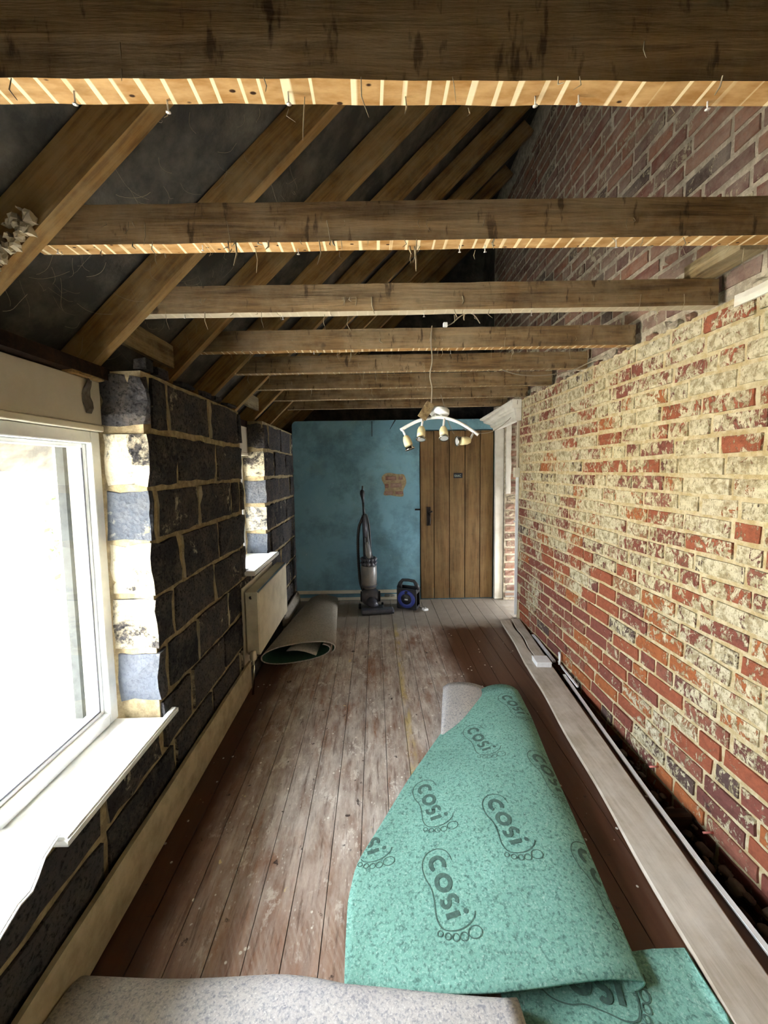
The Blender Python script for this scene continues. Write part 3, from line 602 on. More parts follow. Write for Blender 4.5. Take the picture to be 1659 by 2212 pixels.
struct('floor_beyond', MB().box((-1.2, 4.1, -0.3), (2.4, 4.95, -0.03)), M['roofing'], 'dark floor behind the partition')
struct('floor_loft_end', MB().box((-0.9, 4.18, 1.9), (1.4, 4.9, 1.95)), M['roofing'], 'dark loft floor beyond the partition')
nth = ('nearest', 'second', 'third', 'fourth', 'fifth', 'sixth', 'seventh', 'eighth', 'ninth')
for i in range(-3, 9):
    y = 0.99+0.4465*i
    if i < 0 and i != -1: continue
    o = MB().rbox((-0.78, 0, 0.0), (2.68, 0.05, 0.118), (18, 1, 1), 0.003, 4, 0.003, rmat(y), i*2.3).build('rafter', M['rafter'])
    tag(o, ('sloping brown roof rafter just in front of the nearest joist' if i == -1 else 'sloping brown roof rafter, %s one from the viewer beyond the nearest joist' % nth[i] if i < 8 else 'sloping brown roof rafter farthest back in the dark roof'), 'rafter', 'roof rafters')
for i, (y0, y1, w) in enumerate(((1.49, 1.88, 'near'), (2.832, 3.218, 'far'))):
    tag(MB().rbox((-0.985, y0, 1.945), (-0.958, y1, 2.055), (1, 6, 2), 0.003, 9, 0.003).build('noggin', M['timber_y']), 'pale short timber noggin fixed between two rafters at the %s window' % w, 'timber')
struct('foundation', MB().box((-1.3, -1.4, -0.6), (2.6, 5.1, -0.242)), M['void'], 'dark ground under the house')

# ------------------------------------------------------------------ ceiling joists
JY = [0.63, 1.045, 1.489, 1.952, 2.388, 2.857, 3.305, 3.80]
jl = ['nearest ceiling joist across the top of the view, black face and striped pale underside', 'second ceiling joist from the viewer with bright striped orange underside', 'third ceiling joist with a greyish bare underside and rounded right end', 'fourth ceiling joist from which the spotlight flex hangs',
      'fifth ceiling joist from the viewer', 'sixth ceiling joist from the viewer', 'seventh ceiling joist from the viewer', 'eighth ceiling joist just in front of the blue partition']
joists = []
for i, y in enumerate(JY):
    top = 2.05+(0.125 if i == 0 else 0.106); xl_ = -0.9 if i < 7 else -0.86
    mt = Matrix.Translation((0, 0, 2.05)) @ Matrix.Rotation(R(-0.35 if i else 0.45), 4, 'Y') @ Matrix.Translation((0, 0, -2.05))
    o = MB().rbox((xl_, y, 2.05), (1.338, y+(0.05 if i else 0.047), top), (30, 1, 2), 0.0022, 9, 0.003, mt, i*5.7).build('ceiling_joist', M['joist'])
    o.color = ((1, 0, 0, 1), (1, 0, 0, 1), (1, 0.85, 0, 1), (1, 0, 0, 1), (0.7, 0.3, 0, 1), (0.5, 0.3, 0, 1), (0.6, 0.4, 0, 1), (0.3, 0.3, 0, 1))[i]
    tag(o, jl[i], 'joist', 'ceiling joists'); joists.append(o)
nm = plain('nail head', '#d8d4cc', 0.4, None, 9, 0, 0.3)
for i, xs in ((0, (-0.47, -0.13, 0.27, 0.34, 0.56, -0.33)), (1, (-0.84, -0.45, -0.2, 0.24, 0.31, 0.66)), (2, (-0.72, -0.35, 0.2, 0.62)), (3, (0.4, -0.3))):
    for x_ in xs:
        y = JY[i]+random.uniform(0.012, 0.04); z = 2.049; mb = MB().tube([(x_, y, z+0.01), (x_+0.001, y, z-0.011)], 0.0013, 5).lathe([(0.0, -0.0012), (0.0042, -0.0006), (0.0042, 0.0006), (0.0, 0.0012)], xf((x_+0.001, y, z-0.012), 12), 8, True, False)
        mb.build('nail', nm, joists[i])
# dusty cobweb strands hanging from the joists
for i, cnt in ((0, 26), (1, 60), (2, 40), (3, 40), (4, 26), (5, 18)):
    mb = MB()
    for k in range(cnt):
        x_ = random.uniform(-0.85, 1.25) if random.random() < 0.5 else random.choice((-0.62, -0.38, -0.12, -0.07, 0.12, 0.33, 0.7))+random.gauss(0, 0.018); y = JY[i]+random.choice((-0.001, 0.03, 0.05, -0.001)); z = 2.05 if random.random() < 0.6 else 2.1; L = random.choice((0.012, 0.02, 0.03, 0.06)); w = random.uniform(0.0005, 0.0012)
        if random.random() < 0.25: w *= 2.2
        mb.tube([(x_, y, z+0.003), (x_+random.uniform(-.006, .006), y+random.uniform(-.006, .004), z-L*0.5), (x_+random.uniform(-.012, .012), y+random.uniform(-.01, .006), z-L)], [w, w*1.3, w*0.6], 4, False)
    tag(mb.build('cobweb_strands', M['web']), 'dusty cobweb strands dangling from the %s ceiling joist' % nth[i], 'cobweb', 'cobwebs on the joists', 'stuff')
mb = MB()
for k in range(110):
    t = random.uniform(-0.55, 0.5); y = random.uniform(1.06, 1.42) if k % 2 else random.uniform(1.5, 1.87); p0 = o0+d_*t+nn*random.uniform(0.03, 0.117); p0.y = y
    q = Vector((random.uniform(-.07, .07), random.uniform(-.09, .09), random.uniform(-.09, .03))); w = random.uniform(0.0002, 0.0005)
    mb.tube([p0+q*u_+Vector((0.006*math.sin(u_*5+k), 0, -0.05*u_*(1-u_))) for u_ in (0, .15, .3, .45, .6, .75, .9, 1)], w, 4, False)
tag(mb.build('cobweb_veil', M['web']), 'grey cobweb threads strung between the left rafters', 'cobweb', None, 'stuff')
# old wasp comb lump on the nearest rafter
mb = MB()
for k in range(26):
    p0 = o0+d_*random.uniform(-0.46, -0.30)+nn*random.uniform(0.0, 0.05); s_ = random.uniform(0.006, 0.014)
    mb.rbox((p0.x-s_, 0.968, p0.z-s_), (p0.x+s_, 0.993, p0.z+s_), (2, 2, 2), 0.008, 60, 0.004, None, k)
tag(mb.build('debris_lump', M['plaster']), 'crumbly pale debris lump stuck to the nearest visible rafter', 'debris')
tag(MB().rbox((1.225, 1.30, 2.160), (1.325, 1.535, 2.224), (2, 5, 2), 0.003, 9, 0.004).build('timber_offcut', M['timber_y']), 'pale timber offcut lying on the third joist against the brick wall', 'timber')

# ------------------------------------------------------------------ plank, trunking and rubble along the brick wall
pl = thing('scaffold_plank', (1.1, 2.2, 0.0), 'long dusty grey plank lying beside the brick wall, split at its far end', 'plank')
def pl_x(y, s): return (0.888+(y-0.85)*0.1035, 1.068+(y-0.85)*0.1055)[s]
bm_ = MB()
rows_t = []
n = 40
for i in range(n+1):
    y = 0.2+(2.62-0.2)*i/n; a, b = pl_x(y, 0)+0.004*math.sin(y*9), pl_x(y, 1)
    rows_t.append([Vector((a, y, 0.026)), Vector((a+0.008, y, 0.031)), Vector(((a+b)/2, y, 0.032+0.001*math.sin(y*14))), Vector((b-0.006, y, 0.031)), Vector((b, y, 0.026))])
bm_.sheet(rows_t, 0.026, False).build('board', M['plank'], pl)
for s_ in (0, 1):
    rows_t = []
    for i in range(13):
        y = 2.6205+(3.40-2.6205)*i/12; a, b = pl_x(y, 0)+0.004*math.sin(y*9), pl_x(y, 1); mx = a+(b-a)*0.52+0.006*math.sin(y*17); g_ = 0.0015+0.008*(i/12)
        a, b = (a, mx-g_) if s_ == 0 else (mx+g_, b)
        if s_ == 1 and i == 12: y = 3.43
        rows_t.append([Vector((a, y, 0.027)), Vector((a+0.006, y, 0.031)), Vector((b-0.005, y, 0.032)), Vector((b, y, 0.027))])
    MB().sheet(rows_t, 0.026, False).build('split_end', M['plank'], pl)
bx = thing('junction_box', (1.18, 2.6, 0.032), 'small white plastic junction box sitting on the plank', 'box')
mt = xf((1.182, 2.605, 0.034), 0, 0, -4)
MB().cbox((-0.052, -0.05, 0.0), (0.052, 0.05, 0.026), 0.003, mt).build('base', M['pvc'], bx); MB().cbox((-0.054, -0.052, 0.0262), (0.054, 0.052, 0.038), 0.004, mt).build('lid', M['pvc'], bx)
def strip(name, pts, w, h, mat, lab, cat='trunking'):
    rows_ = []
    for i, p_ in enumerate(pts):
        p_ = Vector(p_); d = (Vector(pts[min(i+1, len(pts)-1)])-Vector(pts[max(i-1, 0)])); s_ = Vector((d.y, -d.x, 0)).normalized()*w/2
        rows_.append([p_-s_, p_-s_*0.9+Vector((0, 0, 0.002)), p_+s_*0.9+Vector((0, 0, 0.002)), p_+s_])
    return tag(MB().sheet(rows_, h, False).build(name, mat), lab, cat)
strip('cable_trunking', [(1.06, 0.2, 0.012), (1.10, 0.6, 0.012), (1.146, 1.0, 0.012), (1.158, 1.24, 0.012), (1.185, 1.55, 0.012), (1.222, 1.9, 0.012), (1.262, 2.25, 0.012), (1.292, 2.5, 0.012)], 0.02, 0.012, M['pvc'], 'thin white trunking strip bridging the gap at the foot of the brick wall')
strip('cable_trunking', [(1.300, 2.34, 0.022), (1.316, 2.55, 0.022), (1.330, 2.66, 0.024)], 0.013, 0.01, M['pvc'], 'short white trunking piece beside the strip end, close to the bricks')
strip('cable_trunking', [(1.300, 2.66, 0.026), (1.313, 2.85, 0.026), (1.324, 3.0, 0.026), (1.327, 3.1, 0.026)], 0.024, 0.014, M['pvc'], 'wider white trunking length at the foot of the far brick wall')
tag(MB().tube([(1.306, 2.60, 0.028), (1.318, 2.615, 0.055), (1.325, 2.63, 0.085), (1.333, 2.65, 0.09)], [0.006, 0.008, 0.01, 0.012], 7).build('pipe_stub', M['pvc']), 'white pipe stub poking from the bricks by the junction box', 'pipe')
# upright conduit at the end of the wall
ct = thing('wall_conduit', (1.31, 3.51, 0.0), 'upright white cable conduit with a small switch box at the wall end', 'conduit')
MB().cbox((1.318, 3.508, 0.036), (1.346, 3.518, 1.355), 0.003).build('trunk', M['pvc'], ct)
MB().cbox((1.322, 3.508, 1.445), (1.338, 3.518, 1.90), 0.003).build('upper_trunk', M['cream'], ct)
MB().cbox((1.294, 3.489, 1.355), (1.348, 3.5185, 1.445), 0.004).build('switch_box', M['cream'], ct)
MB().cbox((1.302, 3.504, 0.93), (1.316, 3.515, 0.945), 0.002).build('clip', M['pvc'], ct)
# rubble
rb = thing('rubble', (1.25, 1.6, -0.16), 'loose stones and rubble in the gap under the brick wall', 'rubble')
for i in range(70):
    y = random.uniform(0.95, 2.5); s_ = random.uniform(0.008, 0.024); x_ = XR-random.uniform(0.01, 0.07)-s_; z = -0.15+random.uniform(0, 0.07) + (XR-x_ < 0.06)*0.02
    MB().rbox((x_-s_, y-s_*1.3, z-s_*0.7), (x_+s_, y+s_*1.3, z+s_*0.7), (2, 2, 2), s_*0.4, 40, s_*0.35, xf((0, 0, 0)), i*1.3, True).build('stone', M['stone'], rb)
for i, (y, z) in enumerate(((1.70, 0.002), (1.40, -0.03))):
    tag(MB().tube([(XR+0.005, y, z), (XR-0.035, y+0.004, z-0.004)], 0.004, 6).build('wall_plug', M['pink']), 'pink plastic wall plug sticking out of the low bricks, %s one' % ('farther', 'nearer')[i], 'plug', 'wall plugs')

# ------------------------------------------------------------------ radiator
rd = thing('radiator', (-0.80, 2.78, 0.2), 'cream panel radiator under the far window', 'radiator')
y0, y1, z0, z1 = 2.39, 3.18, 0.243, 0.668
MB().cbox((-0.792, y0+0.012, z0), (-0.765, y1-0.012, z1-0.012), 0.005).build('front_panel', M['cream'], rd)
MB().cbox((-0.846, y0+0.012, z0), (-0.836, y1-0.012, z1-0.012), 0.003).build('back_panel', M['cream'], rd)
for a, b in ((y0, y0+0.011), (y1-0.011, y1)): MB().cbox((-0.848, a, z0+0.02), (-0.768, b, z1-0.004), 0.003).build('side_panel', M['cream'], rd)
MB().cbox((-0.849, y0, z1-0.011), (-0.777, y1, z1), 0.003).build('top_grille', M['cream'], rd)
MB().cbox((-0.776, y0+0.01, z1-0.012), (-0.768, y1-0.01, z1+0.002), 0.002).build('top_edge', M['chrome'], rd)
MB().lathe([(0.0, 0), (0.011, 0), (0.011, 0.004), (0.006, 0.006), (0.0, 0.006)], aim((-0.812, y0, 0.632), (-0.812, y0-1, 0.632)), 12, False, False).build('bleed_plug', M['chrome'], rd)
vl = MB().lathe([(0.008, 0), (0.008, 0.03), (0.02, 0.034), (0.023, 0.055), (0.018, 0.085), (0.0, 0.088)], xf((-0.80, y0-0.03, 0.20)), 14).build('valve', M['cream'], rd)
MB().tube([(-0.80, y0-0.03, 0.21), (-0.80, y0-0.03, 0.13), (-0.812, y0-0.03, 0.0)], 0.0075, 8).build('pipe', M['chrome'], vl)
MB().tube([(-0.80, y0-0.03, 0.255), (-0.80, y0+0.02, 0.262)], 0.009, 8).build('union', M['chrome'], vl)
# bare plaster patch on the wall behind the radiator
o = MB().rbox((-0.872, 2.37, 0.14), (-0.856, 3.1, 0.70), (1, 10, 8), 0.004, 9, 0.004).build('plaster_patch', M['putty'], wl)

# ------------------------------------------------------------------ rolled underlay by the radiator
rl = thing('underlay_roll', (-0.6, 3.3, 0.0), 'grey-brown rolled carpet underlay with dark green lining, on the floor by the radiator', 'underlay')
def roll_curve(cx, hw, hh, th0, th1, inset, n=46):
    pts = []
    for i in range(n+1):
        t = th0+(th1-th0)*i/n; k = 1.0-0.16*max(0.0, (abs(t-th0)-math.pi*1.25)/(math.pi))
        pts.append((cx+(hw*k-inset)*math.copysign(abs(math.cos(t))**0.85, math.cos(t)), hh+(hh*k-inset)*math.copysign(abs(math.sin(t))**0.95, math.sin(t))))
    return pts
def roll_rows(inset):
    rows_ = []
    for i in range(15):
        s_ = i/14; cx = -0.585+s_*0.02; hw = 0.265-s_*0.115; hh = 0.078-s_*0.03
        pts = roll_curve(cx, hw, hh, R(-25), R(-25+425), inset)
        rows_.append([Vector((x_, (2.70+(x_+0.73)*0.30)*(1-s_)+s_*(4.0+0.02*math.sin(x_*30)), z_+0.004)) for x_, z_ in pts])
    return rows_
oa, ob = roll_rows(0.0), roll_rows(0.009)
MB().grid(oa).build('felt_side', M['felt_b'], rl); MB().grid(ob).build('green_side', plain('dark green lining', '#2f5547', 0.95, '#1e3a31', 40, 0.6), rl)
MB().grid([oa[0], ob[0]]).build('cut_edge', M['felt'], rl)
rows_ = []
for i in range(9):
    s_ = i/8; rows_.append([Vector((-0.47+s_*0.03-j*0.042*(1-s_*0.45), 2.80+s_*0.6-j*0.012, 0.028+0.010*j+0.03*math.sin(j*0.5)*(1-s_*0.4))) for j in range(6)])
MB().sheet(rows_, 0.006).build('inner_flap', M['felt'], rl)
tag(MB().rbox((-0.866, 3.3, 0.012), (-0.802, 3.98, 0.17), (3, 10, 4), 0.01, 5, 0.03, None, 4.0, True).build('felt_bundle', M['felt_b']), 'bundled felt pushed against the wall behind the radiator and roll', 'underlay')

# ------------------------------------------------------------------ green underlay folded on the floor, with its printed footprints
def lerp_tab(tab, y):
    if y <= tab[0][0]: return tab[0][1]
    for (a, b), (c, d) in zip(tab, tab[1:]):
        if y <= c:
            t = (y-a)/(c-a); return b+(d-b)*t
    return tab[-1][1]
TL = [(0.9, -0.105), (1.02, -0.109), (1.15, -0.110), (1.255, -0.09), (1.30, -0.068), (1.409, -0.001), (1.629, 0.13), (1.925, 0.33), (2.12, 0.475), (2.25, 0.58)]
TR = [(0.9, 0.722), (1.11, 0.742), (1.41, 0.780), (1.68, 0.812), (2.0, 0.862), (2.25, 0.885)]
TZ = [(0.9, 0.062), (1.2, 0.085), (1.6, 0.092), (2.0, 0.078), (2.25, 0.062)]
def prof(t):          # height of the fold across its width, 0 at the cut edge, 1 at the crest
    if t < 0.8: return 0.10+0.90*max(0.0, math.sin(math.pi/2*(t/0.8)))**1.15
    u = (t-0.8)/0.2; return math.sqrt(max(0.0, 1-0.72*u*u))
def flap_z(x_, y):
    a, b = lerp_tab(TL, y), lerp_tab(TR, y); t = (x_-a)/(b-a)
    if not -1e-6 <= t <= 0.9851: return None
    return 0.012+lerp_tab(TZ, y)*prof(t)+0.0035*math.sin(x_*11+y*7)*(1-abs(2*t-1))
ul = thing('underlay_fold', (0.4, 1.5, 0.0), 'large folded sheet of green carpet underlay printed with footprints, on the floorboards', 'underlay')
rows_ = []
NY = 44
for i in range(NY+1):
    y = 0.897+(2.262-0.897)*i/NY; a, b = lerp_tab(TL, y), lerp_tab(TR, y); zc = lerp_tab(TZ, y); r_ = []
    for j in range(34):
        t = 0.985*j/33; x_ = a+(b-a)*t; yy = y
        fade = max(0.0, 1-(y-0.897)/0.25); yy = y+fade*(0.035*max(0.0, 1-t/0.5)**1.5+0.022*max(0.0, (t-0.5)/0.5)**1.5)
        if i == NY: yy = y+0.05*math.sin(math.pi*min(1, t*1.05))
        r_.append(Vector((x_, yy, flap_z(x_, y))))
    hi_ = r_[-1].z
    for k in range(1, 9):                              # the fold turns under along the right-hand side
        an = math.pi*k/8; r_.append(Vector((b-0.012+0.016*math.sin(an)-0.05*(k/8)**2, r_[33].y, 0.010+(hi_-0.010)*(1+math.cos(an))/2)))
    rows_.append(r_)
MB().sheet(rows_, 0.007).build('green_sheet', M['green'], ul)
# felt side of the turned-under layer showing beyond the far left edge
rows_ = []
for i in range(12):
    s_ = i/11; y = 1.86+s_*(2.335-1.86)
    xl2 = 0.322+s_*0.10; xr2 = lerp_tab(TL, min(y, 2.25))+0.16
    rows_.append([Vector((xl2+(xr2-xl2)*j/9, y+0.02*math.sin(j*0.4), 0.010+0.05*math.sin(math.pi*0.5*min(1, s_*1.6))*math.cos(math.pi*0.5*(j/9)**2)*(0.6 if j == 0 else 1))) for j in range(10)])
MB().sheet(rows_, 0.006).build('felt_underside', M['felt'], ul)

# ink ribbons -------------------------------------------------------
def circ(cx, cy, r, a0=0, a1=360, n=22, ry=None): return arc(cx, cy, r, a0, a1, n, ry)
GL = []
GL.append((circ(0.028, 0.03, 0.023, 48, 312), 0.0145)); GL.append((circ(0.088, 0.03, 0.0225), 0.0145))
GL.append((circ(0.143, 0.0425, 0.0125, 40, 270, 12)+circ(0.143, 0.0175, 0.0125, 90, -140, 12), 0.0125))
GL.append(([(0.180, 0.006+0.044*k/5) for k in range(6)], 0.0145)); GL.append((circ(0.180, 0.070, 0.004, 0, 360, 8), 0.008))
def smooth_poly(pts, n=5):
    o_ = []
    for i in range(len(pts)-1):
        p0, p1, p2, p3 = [Vector(pts[max(0, min(len(pts)-1, i+k))]) for k in (-1, 0, 1, 2)]
        for k in range(n):
            t = k/n; o_.append(tuple(0.5*((2*p1)+(p2-p0)*t+(2*p0-5*p1+4*p2-p3)*t*t+(3*p1-p0-3*p2+p3)*t**3)))
    return o_+[tuple(pts[-1])]
FOOT = smooth_poly([(0.03, 0.083), (-0.005, 0.075), (-0.024, 0.045), (-0.018, 0.006), (0.012, -0.020), (0.055, -0.024), (0.095, -0.014), (0.135, -0.017), (0.175, -0.024), (0.205, -0.014), (0.218, 0.016), (0.218, 0.052), (0.205, 0.084), (0.188, 0.098)])
TOES = [(0.214, -0.026, 0.007, 0.008), (0.226, -0.006, 0.008, 0.009), (0.234, 0.016, 0.009, 0.010), (0.238, 0.040, 0.010, 0.012), (0.236, 0.076, 0.015, 0.021)]
def ribbons():
    for pts, w in GL: yield pts, w
    yield FOOT, 0.0034
    for u, v, ru, rv in TOES: yield circ(u, v, ru, 0, 360, 20, rv), 0.0028
def print_logo(parent, org, ang, sc, zf, name='footprint_print'):
    du = Vector((math.cos(R(ang)), math.sin(R(ang)))); dv = Vector((-du.y, du.x))
    vs, fs = [], []
    for pts, w in ribbons():
        P_ = [Vector(q) for q in pts]; cl = (P_[0]-P_[-1]).length < 1e-6; prev = None
        for i in range(len(P_)):
            d = P_[(i+1) % (len(P_)-1) if cl and i == len(P_)-1 else min(i+1, len(P_)-1)]-P_[max(i-1, 0)] if not (cl and i == 0) else P_[1]-P_[-2]
            if cl and i == len(P_)-1: d = P_[1]-P_[-2]
            d = d.normalized(); nrm_ = Vector((-d.y, d.x))*w/2; cur = []; ok = True
            for sgn in (-1, 0, 1):
                q = P_[i]+nrm_*sgn; wx = org[0]+sc*(du.x*q.x+dv.x*q.y); wy = org[1]+sc*(du.y*q.x+dv.y*q.y); z = zf(wx, wy)
                if z is None: ok = False; break
                cur.append(Vector((wx, wy, z+0.0012)))
            if not ok: prev = None; continue
            base = len(vs); vs += cur
            if prev is not None: fs += [(prev, base, base+1, prev+1), (prev+1, base+1, base+2, prev+2)]
            prev = base
    if fs:
        o_ = MB().addm(vs, fs, True).build(name, M['ink'], parent); return o_
def fz(x_, y):
    if not 0.93 < y < 2.22: return None
    return flap_z(x_, y)
for org in ((0.735, 2.165), (0.465, 1.905), (0.165, 1.575), (0.712, 1.672), (0.432, 1.435), (0.165, 1.243), (0.695, 1.245), (-0.085, 1.478)):
    print_logo(ul, org, -80, 1.0, fz)

# ------------------------------------------------------------------ green strip and grey roll in the foreground
sh = thing('underlay_strip', (0.65, 0.8, 0.0), 'green underlay piece at the bottom edge, running under the plank', 'underlay')
def strip_z(x_, y): return 0.018+0.042*math.exp(-((x_-0.42)/0.25)**2)*max(0, min(1, (0.885-y)/0.1))+0.012*max(0, min(1, (x_-0.7)/0.1))+0.008*math.exp(-((x_-0.78)/0.07)**2-((y-0.87)/0.07)**2)*-1
rows_ = []
for i in range(22):
    s_ = i/21; r_ = []
    for j in range(22):
        t = j/21; x_ = 0.325+t*(0.945-0.325)
        far = 0.96 if x_ < 0.66 else 0.96+(1.0-0.96)*min(1, (x_-0.66)/0.05)
        xx = min(x_, pl_x(max(0.86, 0.3+s_*0.6), 0)-0.004) if t > 0.9 else x_
        y = 0.30+s_*(far-0.30); r_.append(Vector((xx, y, strip_z(x_, y))))
    rows_.append(r_)
MB().sheet(rows_, 0.007).build('green_sheet', M['green'], sh)
print_logo(sh, (0.445, 0.938), -16, 1.1, lambda x_, y: (strip_z(x_, y)+0.0015 if 0.34 < x_ < 0.86 and 0.32 < y < 0.95 else None))
gr = thing('felt_roll', (-0.25, 0.7, 0.0), 'grey flecked felt underlay roll lying across the bottom of the view', 'underlay')
rows_ = []
for i in range(30):
    t = i/29; x_ = -0.832+t*(0.350+0.832); w = 0.01*math.sin(x_*5+1); r_ = []
    k_ = max(0.0, min(1.0, (x_+0.30)/0.2)); yc, hz = 0.70-0.032*t, 0.108-0.016*t; pw = 2.4+2.2*k_; fe = 0.972-0.05*k_ if x_ < -0.1 else 0.922-0.034*min(1.0, (x_+0.1)/0.4); ry = fe-yc
    for k in range(22):
        an = R(180*k/21); yy = yc+ry*math.cos(an)+w*(1-k_)*(1 if math.cos(an) > 0 else 0); zz = 0.008+hz*(max(0.0, 1-abs(math.cos(an))**pw))**(1/pw)+0.003*math.sin(x_*17+k)*math.sin(an)
        r_.append(Vector((x_, yy, zz)))
    rows_.append(r_)
MB().sheet(rows_, 0.007).build('felt_sheet', M['felt'], gr)

# ------------------------------------------------------------------ vacuum cleaner
vc = thing('vacuum_cleaner', (-0.07, 3.86, 0.0), 'grey upright ball vacuum cleaner leaning against the blue wall', 'vacuum')
def sphere_prof(r, n=14): return [(max(0.0005, r*math.sin(math.pi*i/n)), -r*math.cos(math.pi*i/n)) for i in range(n+1)]
MB().lathe(sphere_prof(0.103), xf((-0.062, 3.87, 0.118), 0, 90, 0), 26, True, False).build('ball', M['grey_pl'], vc)
for s_ in (-1, 1): MB().lathe([(0.0, 0), (0.05, 0), (0.058, 0.008), (0.05, 0.016), (0.0, 0.018)], aim((-0.062+s_*0.088, 3.87, 0.118), (-0.062+s_*0.2, 3.87, 0.118)), 20, True, False).build('ball_cap', M['black_pl'], vc)
MB().lathe([(0.024, 0), (0.028, 0.006), (0.028, 0.018), (0.024, 0.024)], aim((-0.185, 3.83, 0.03), (-0.1, 3.83, 0.03)), 14).build('wheel', M['black_pl'], vc)
MB().lathe([(0.024, 0), (0.028, 0.006), (0.028, 0.018), (0.024, 0.024)], aim((0.05, 3.86, 0.03), (0.12, 3.86, 0.03)), 14).build('wheel', M['black_pl'], vc)
bn = MB().lathe([(0.06, 0.205), (0.074, 0.215), (0.082, 0.24), (0.084, 0.36), (0.082, 0.44), (0.076, 0.452)], xf((-0.075, 3.88, 0)), 26).build('dust_bin', M['bin'], vc)
MB().lathe([(0.0845, 0.232), (0.087, 0.236), (0.087, 0.246), (0.0845, 0.25)], xf((-0.075, 3.88, 0)), 26, True, False).build('bin_band', M['grey_pl'], bn)
MB().lathe([(0.078, 0.45), (0.08, 0.455), (0.078, 0.475), (0.06, 0.50), (0.045, 0.55), (0.03, 0.575)], xf((-0.075, 3.88, 0)), 22).build('cyclone_shroud', M['black_pl'], vc)
for k in range(12):
    t = 2*math.pi*k/12; cx, cy = -0.075+0.068*math.cos(t), 3.88+0.068*math.sin(t)
    for z in (0.452, 0.494): MB().lathe([(0.008, 0.0), (0.019, 0.012), (0.021, 0.026), (0.015, 0.036), (0.0, 0.038)], xf((cx, cy, z)), 10).build('cyclone_cone', M['grey_pl'], vc)
sp_ = MB().tube([(-0.08, 3.90, 0.50), (-0.088, 3.905, 0.60), (-0.098, 3.92, 0.72), (-0.108, 3.94, 0.86), (-0.116, 3.95, 0.97)], [0.052, 0.046, 0.036, 0.030, 0.026], 14).build('spine', M['black_pl'], vc)
MB().tube([(-0.07, 3.858, 0.52), (-0.08, 3.862, 0.60), (-0.09, 3.88, 0.66), (-0.094, 3.89, 0.70)], [0.03, 0.032, 0.022, 0.008], 12).build('carry_handle', M['bin'], sp_)
MB().tube([(-0.105, 3.905, 0.74), (-0.112, 3.915, 0.86), (-0.118, 3.93, 0.97)], [0.02, 0.018, 0.014], 10).build('wand_sleeve', M['grey_pl'], vc)
MB().tube([(-0.116, 3.945, 0.95), (-0.122, 3.955, 1.05), (-0.126, 3.962, 1.12)], [0.016, 0.012, 0.013], 10).build('wand', M['black_pl'], vc)
MB().tube([(-0.125, 3.955, 1.10), (-0.129, 3.955, 1.15), (-0.132, 3.952, 1.19), (-0.133, 3.952, 1.22), (-0.132, 3.954, 1.235)], [0.012, 0.018, 0.026, 0.024, 0.012], 10).build('grip', M['black_pl'], vc)
MB().tube([(-0.130, 3.953, 1.23), (-0.129, 3.952, 1.275)], 0.009, 8).build('grip_tip', M['black_pl'], vc)
hs = []; hr = []
pts = smooth_poly([(-0.13, 3.87, 0.16), (-0.165, 3.89, 0.26), (-0.178, 3.90, 0.40), (-0.185, 3.91, 0.58), (-0.183, 3.92, 0.74), (-0.17, 3.93, 0.85), (-0.15, 3.935, 0.90), (-0.13, 3.94, 0.95)], 14)
for i, q in enumerate(pts): hs.append(q); hr.append(0.0165 if i % 2 else 0.0135)
MB().tube(hs, hr, 9).build('hose', M['black_pl'], vc)
MB().tube(smooth_poly([(-0.118, 3.95, 0.97), (-0.09, 3.965, 0.96), (-0.07, 3.97, 0.86), (-0.06, 3.965, 0.74), (-0.055, 3.95, 0.62)], 6), 0.011, 8).build('cord_loop', M['black_pl'], vc)
MB().tube([(-0.062, 3.80, 0.10), (-0.03, 3.755, 0.075), (-0.015, 3.73, 0.055)], [0.055, 0.048, 0.04], 12).build('neck', M['grey_pl'], vc)
MB().cbox((-0.085, 3.70, 0.012), (0.075, 3.79, 0.062), 0.014).build('neck_housing', M['black_pl'], vc)
hm = xf((0.01, 3.695, 0.002), 0, 0, 6)
MB().cbox((-0.165, -0.045, 0.0), (0.165, 0.045, 0.052), 0.018, hm).build('brush_head', M['grey_pl'], vc)
MB().cbox((-0.16, -0.047, 0.006), (0.16, -0.041, 0.020), 0.002, hm).build('bumper', M['black_pl'], vc)

# ------------------------------------------------------------------ cable reel
cr = thing('cable_reel', (0.34, 3.86, 0.0), 'blue and black extension cable reel on the floor by the door', 'cable reel')
rm = xf((0.335, 3.855, 0.0), 0, 0, -24)
prof_ = [(-0.1, 0.0), (0.1, 0.0), (0.106, 0.012), (0.106, 0.20), (0.085, 0.26), (0.06, 0.298), (-0.06, 0.298), (-0.085, 0.26), (-0.106, 0.20), (-0.106, 0.012)]
def slab(prof2, y0_, y1_, mt_): 
    n_ = len(prof2); return MB().addm([mt_ @ Vector((x_, y0_, z_)) for x_, z_ in prof2]+[mt_ @ Vector((x_, y1_, z_)) for x_, z_ in prof2], [tuple(range(n_)), tuple(range(2*n_-1, n_-1, -1))]+[(i, (i+1) % n_, n_+(i+1) % n_, n_+i) for i in range(n_)])
low = [(-0.1, 0.0), (0.1, 0.0), (0.106, 0.012), (0.106, 0.20), (0.102, 0.215), (-0.102, 0.215), (-0.106, 0.20), (-0.106, 0.012)]
slab(low, -0.062, -0.05, rm).build('front_case', M['black_pl'], cr); slab(low, 0.05, 0.062, rm).build('rear_case', M['black_pl'], cr)
for s_ in (-1, 1): MB().cbox((s_*0.1-0.006, -0.05, 0.0), (s_*0.1+0.006, 0.05, 0.03), 0.003, rm).build('case_foot', M['black_pl'], cr); MB().cbox((s_*0.1-0.006, -0.05, 0.165), (s_*0.1+0.006, 0.05, 0.214), 0.003, rm).build('case_bridge', M['black_pl'], cr)
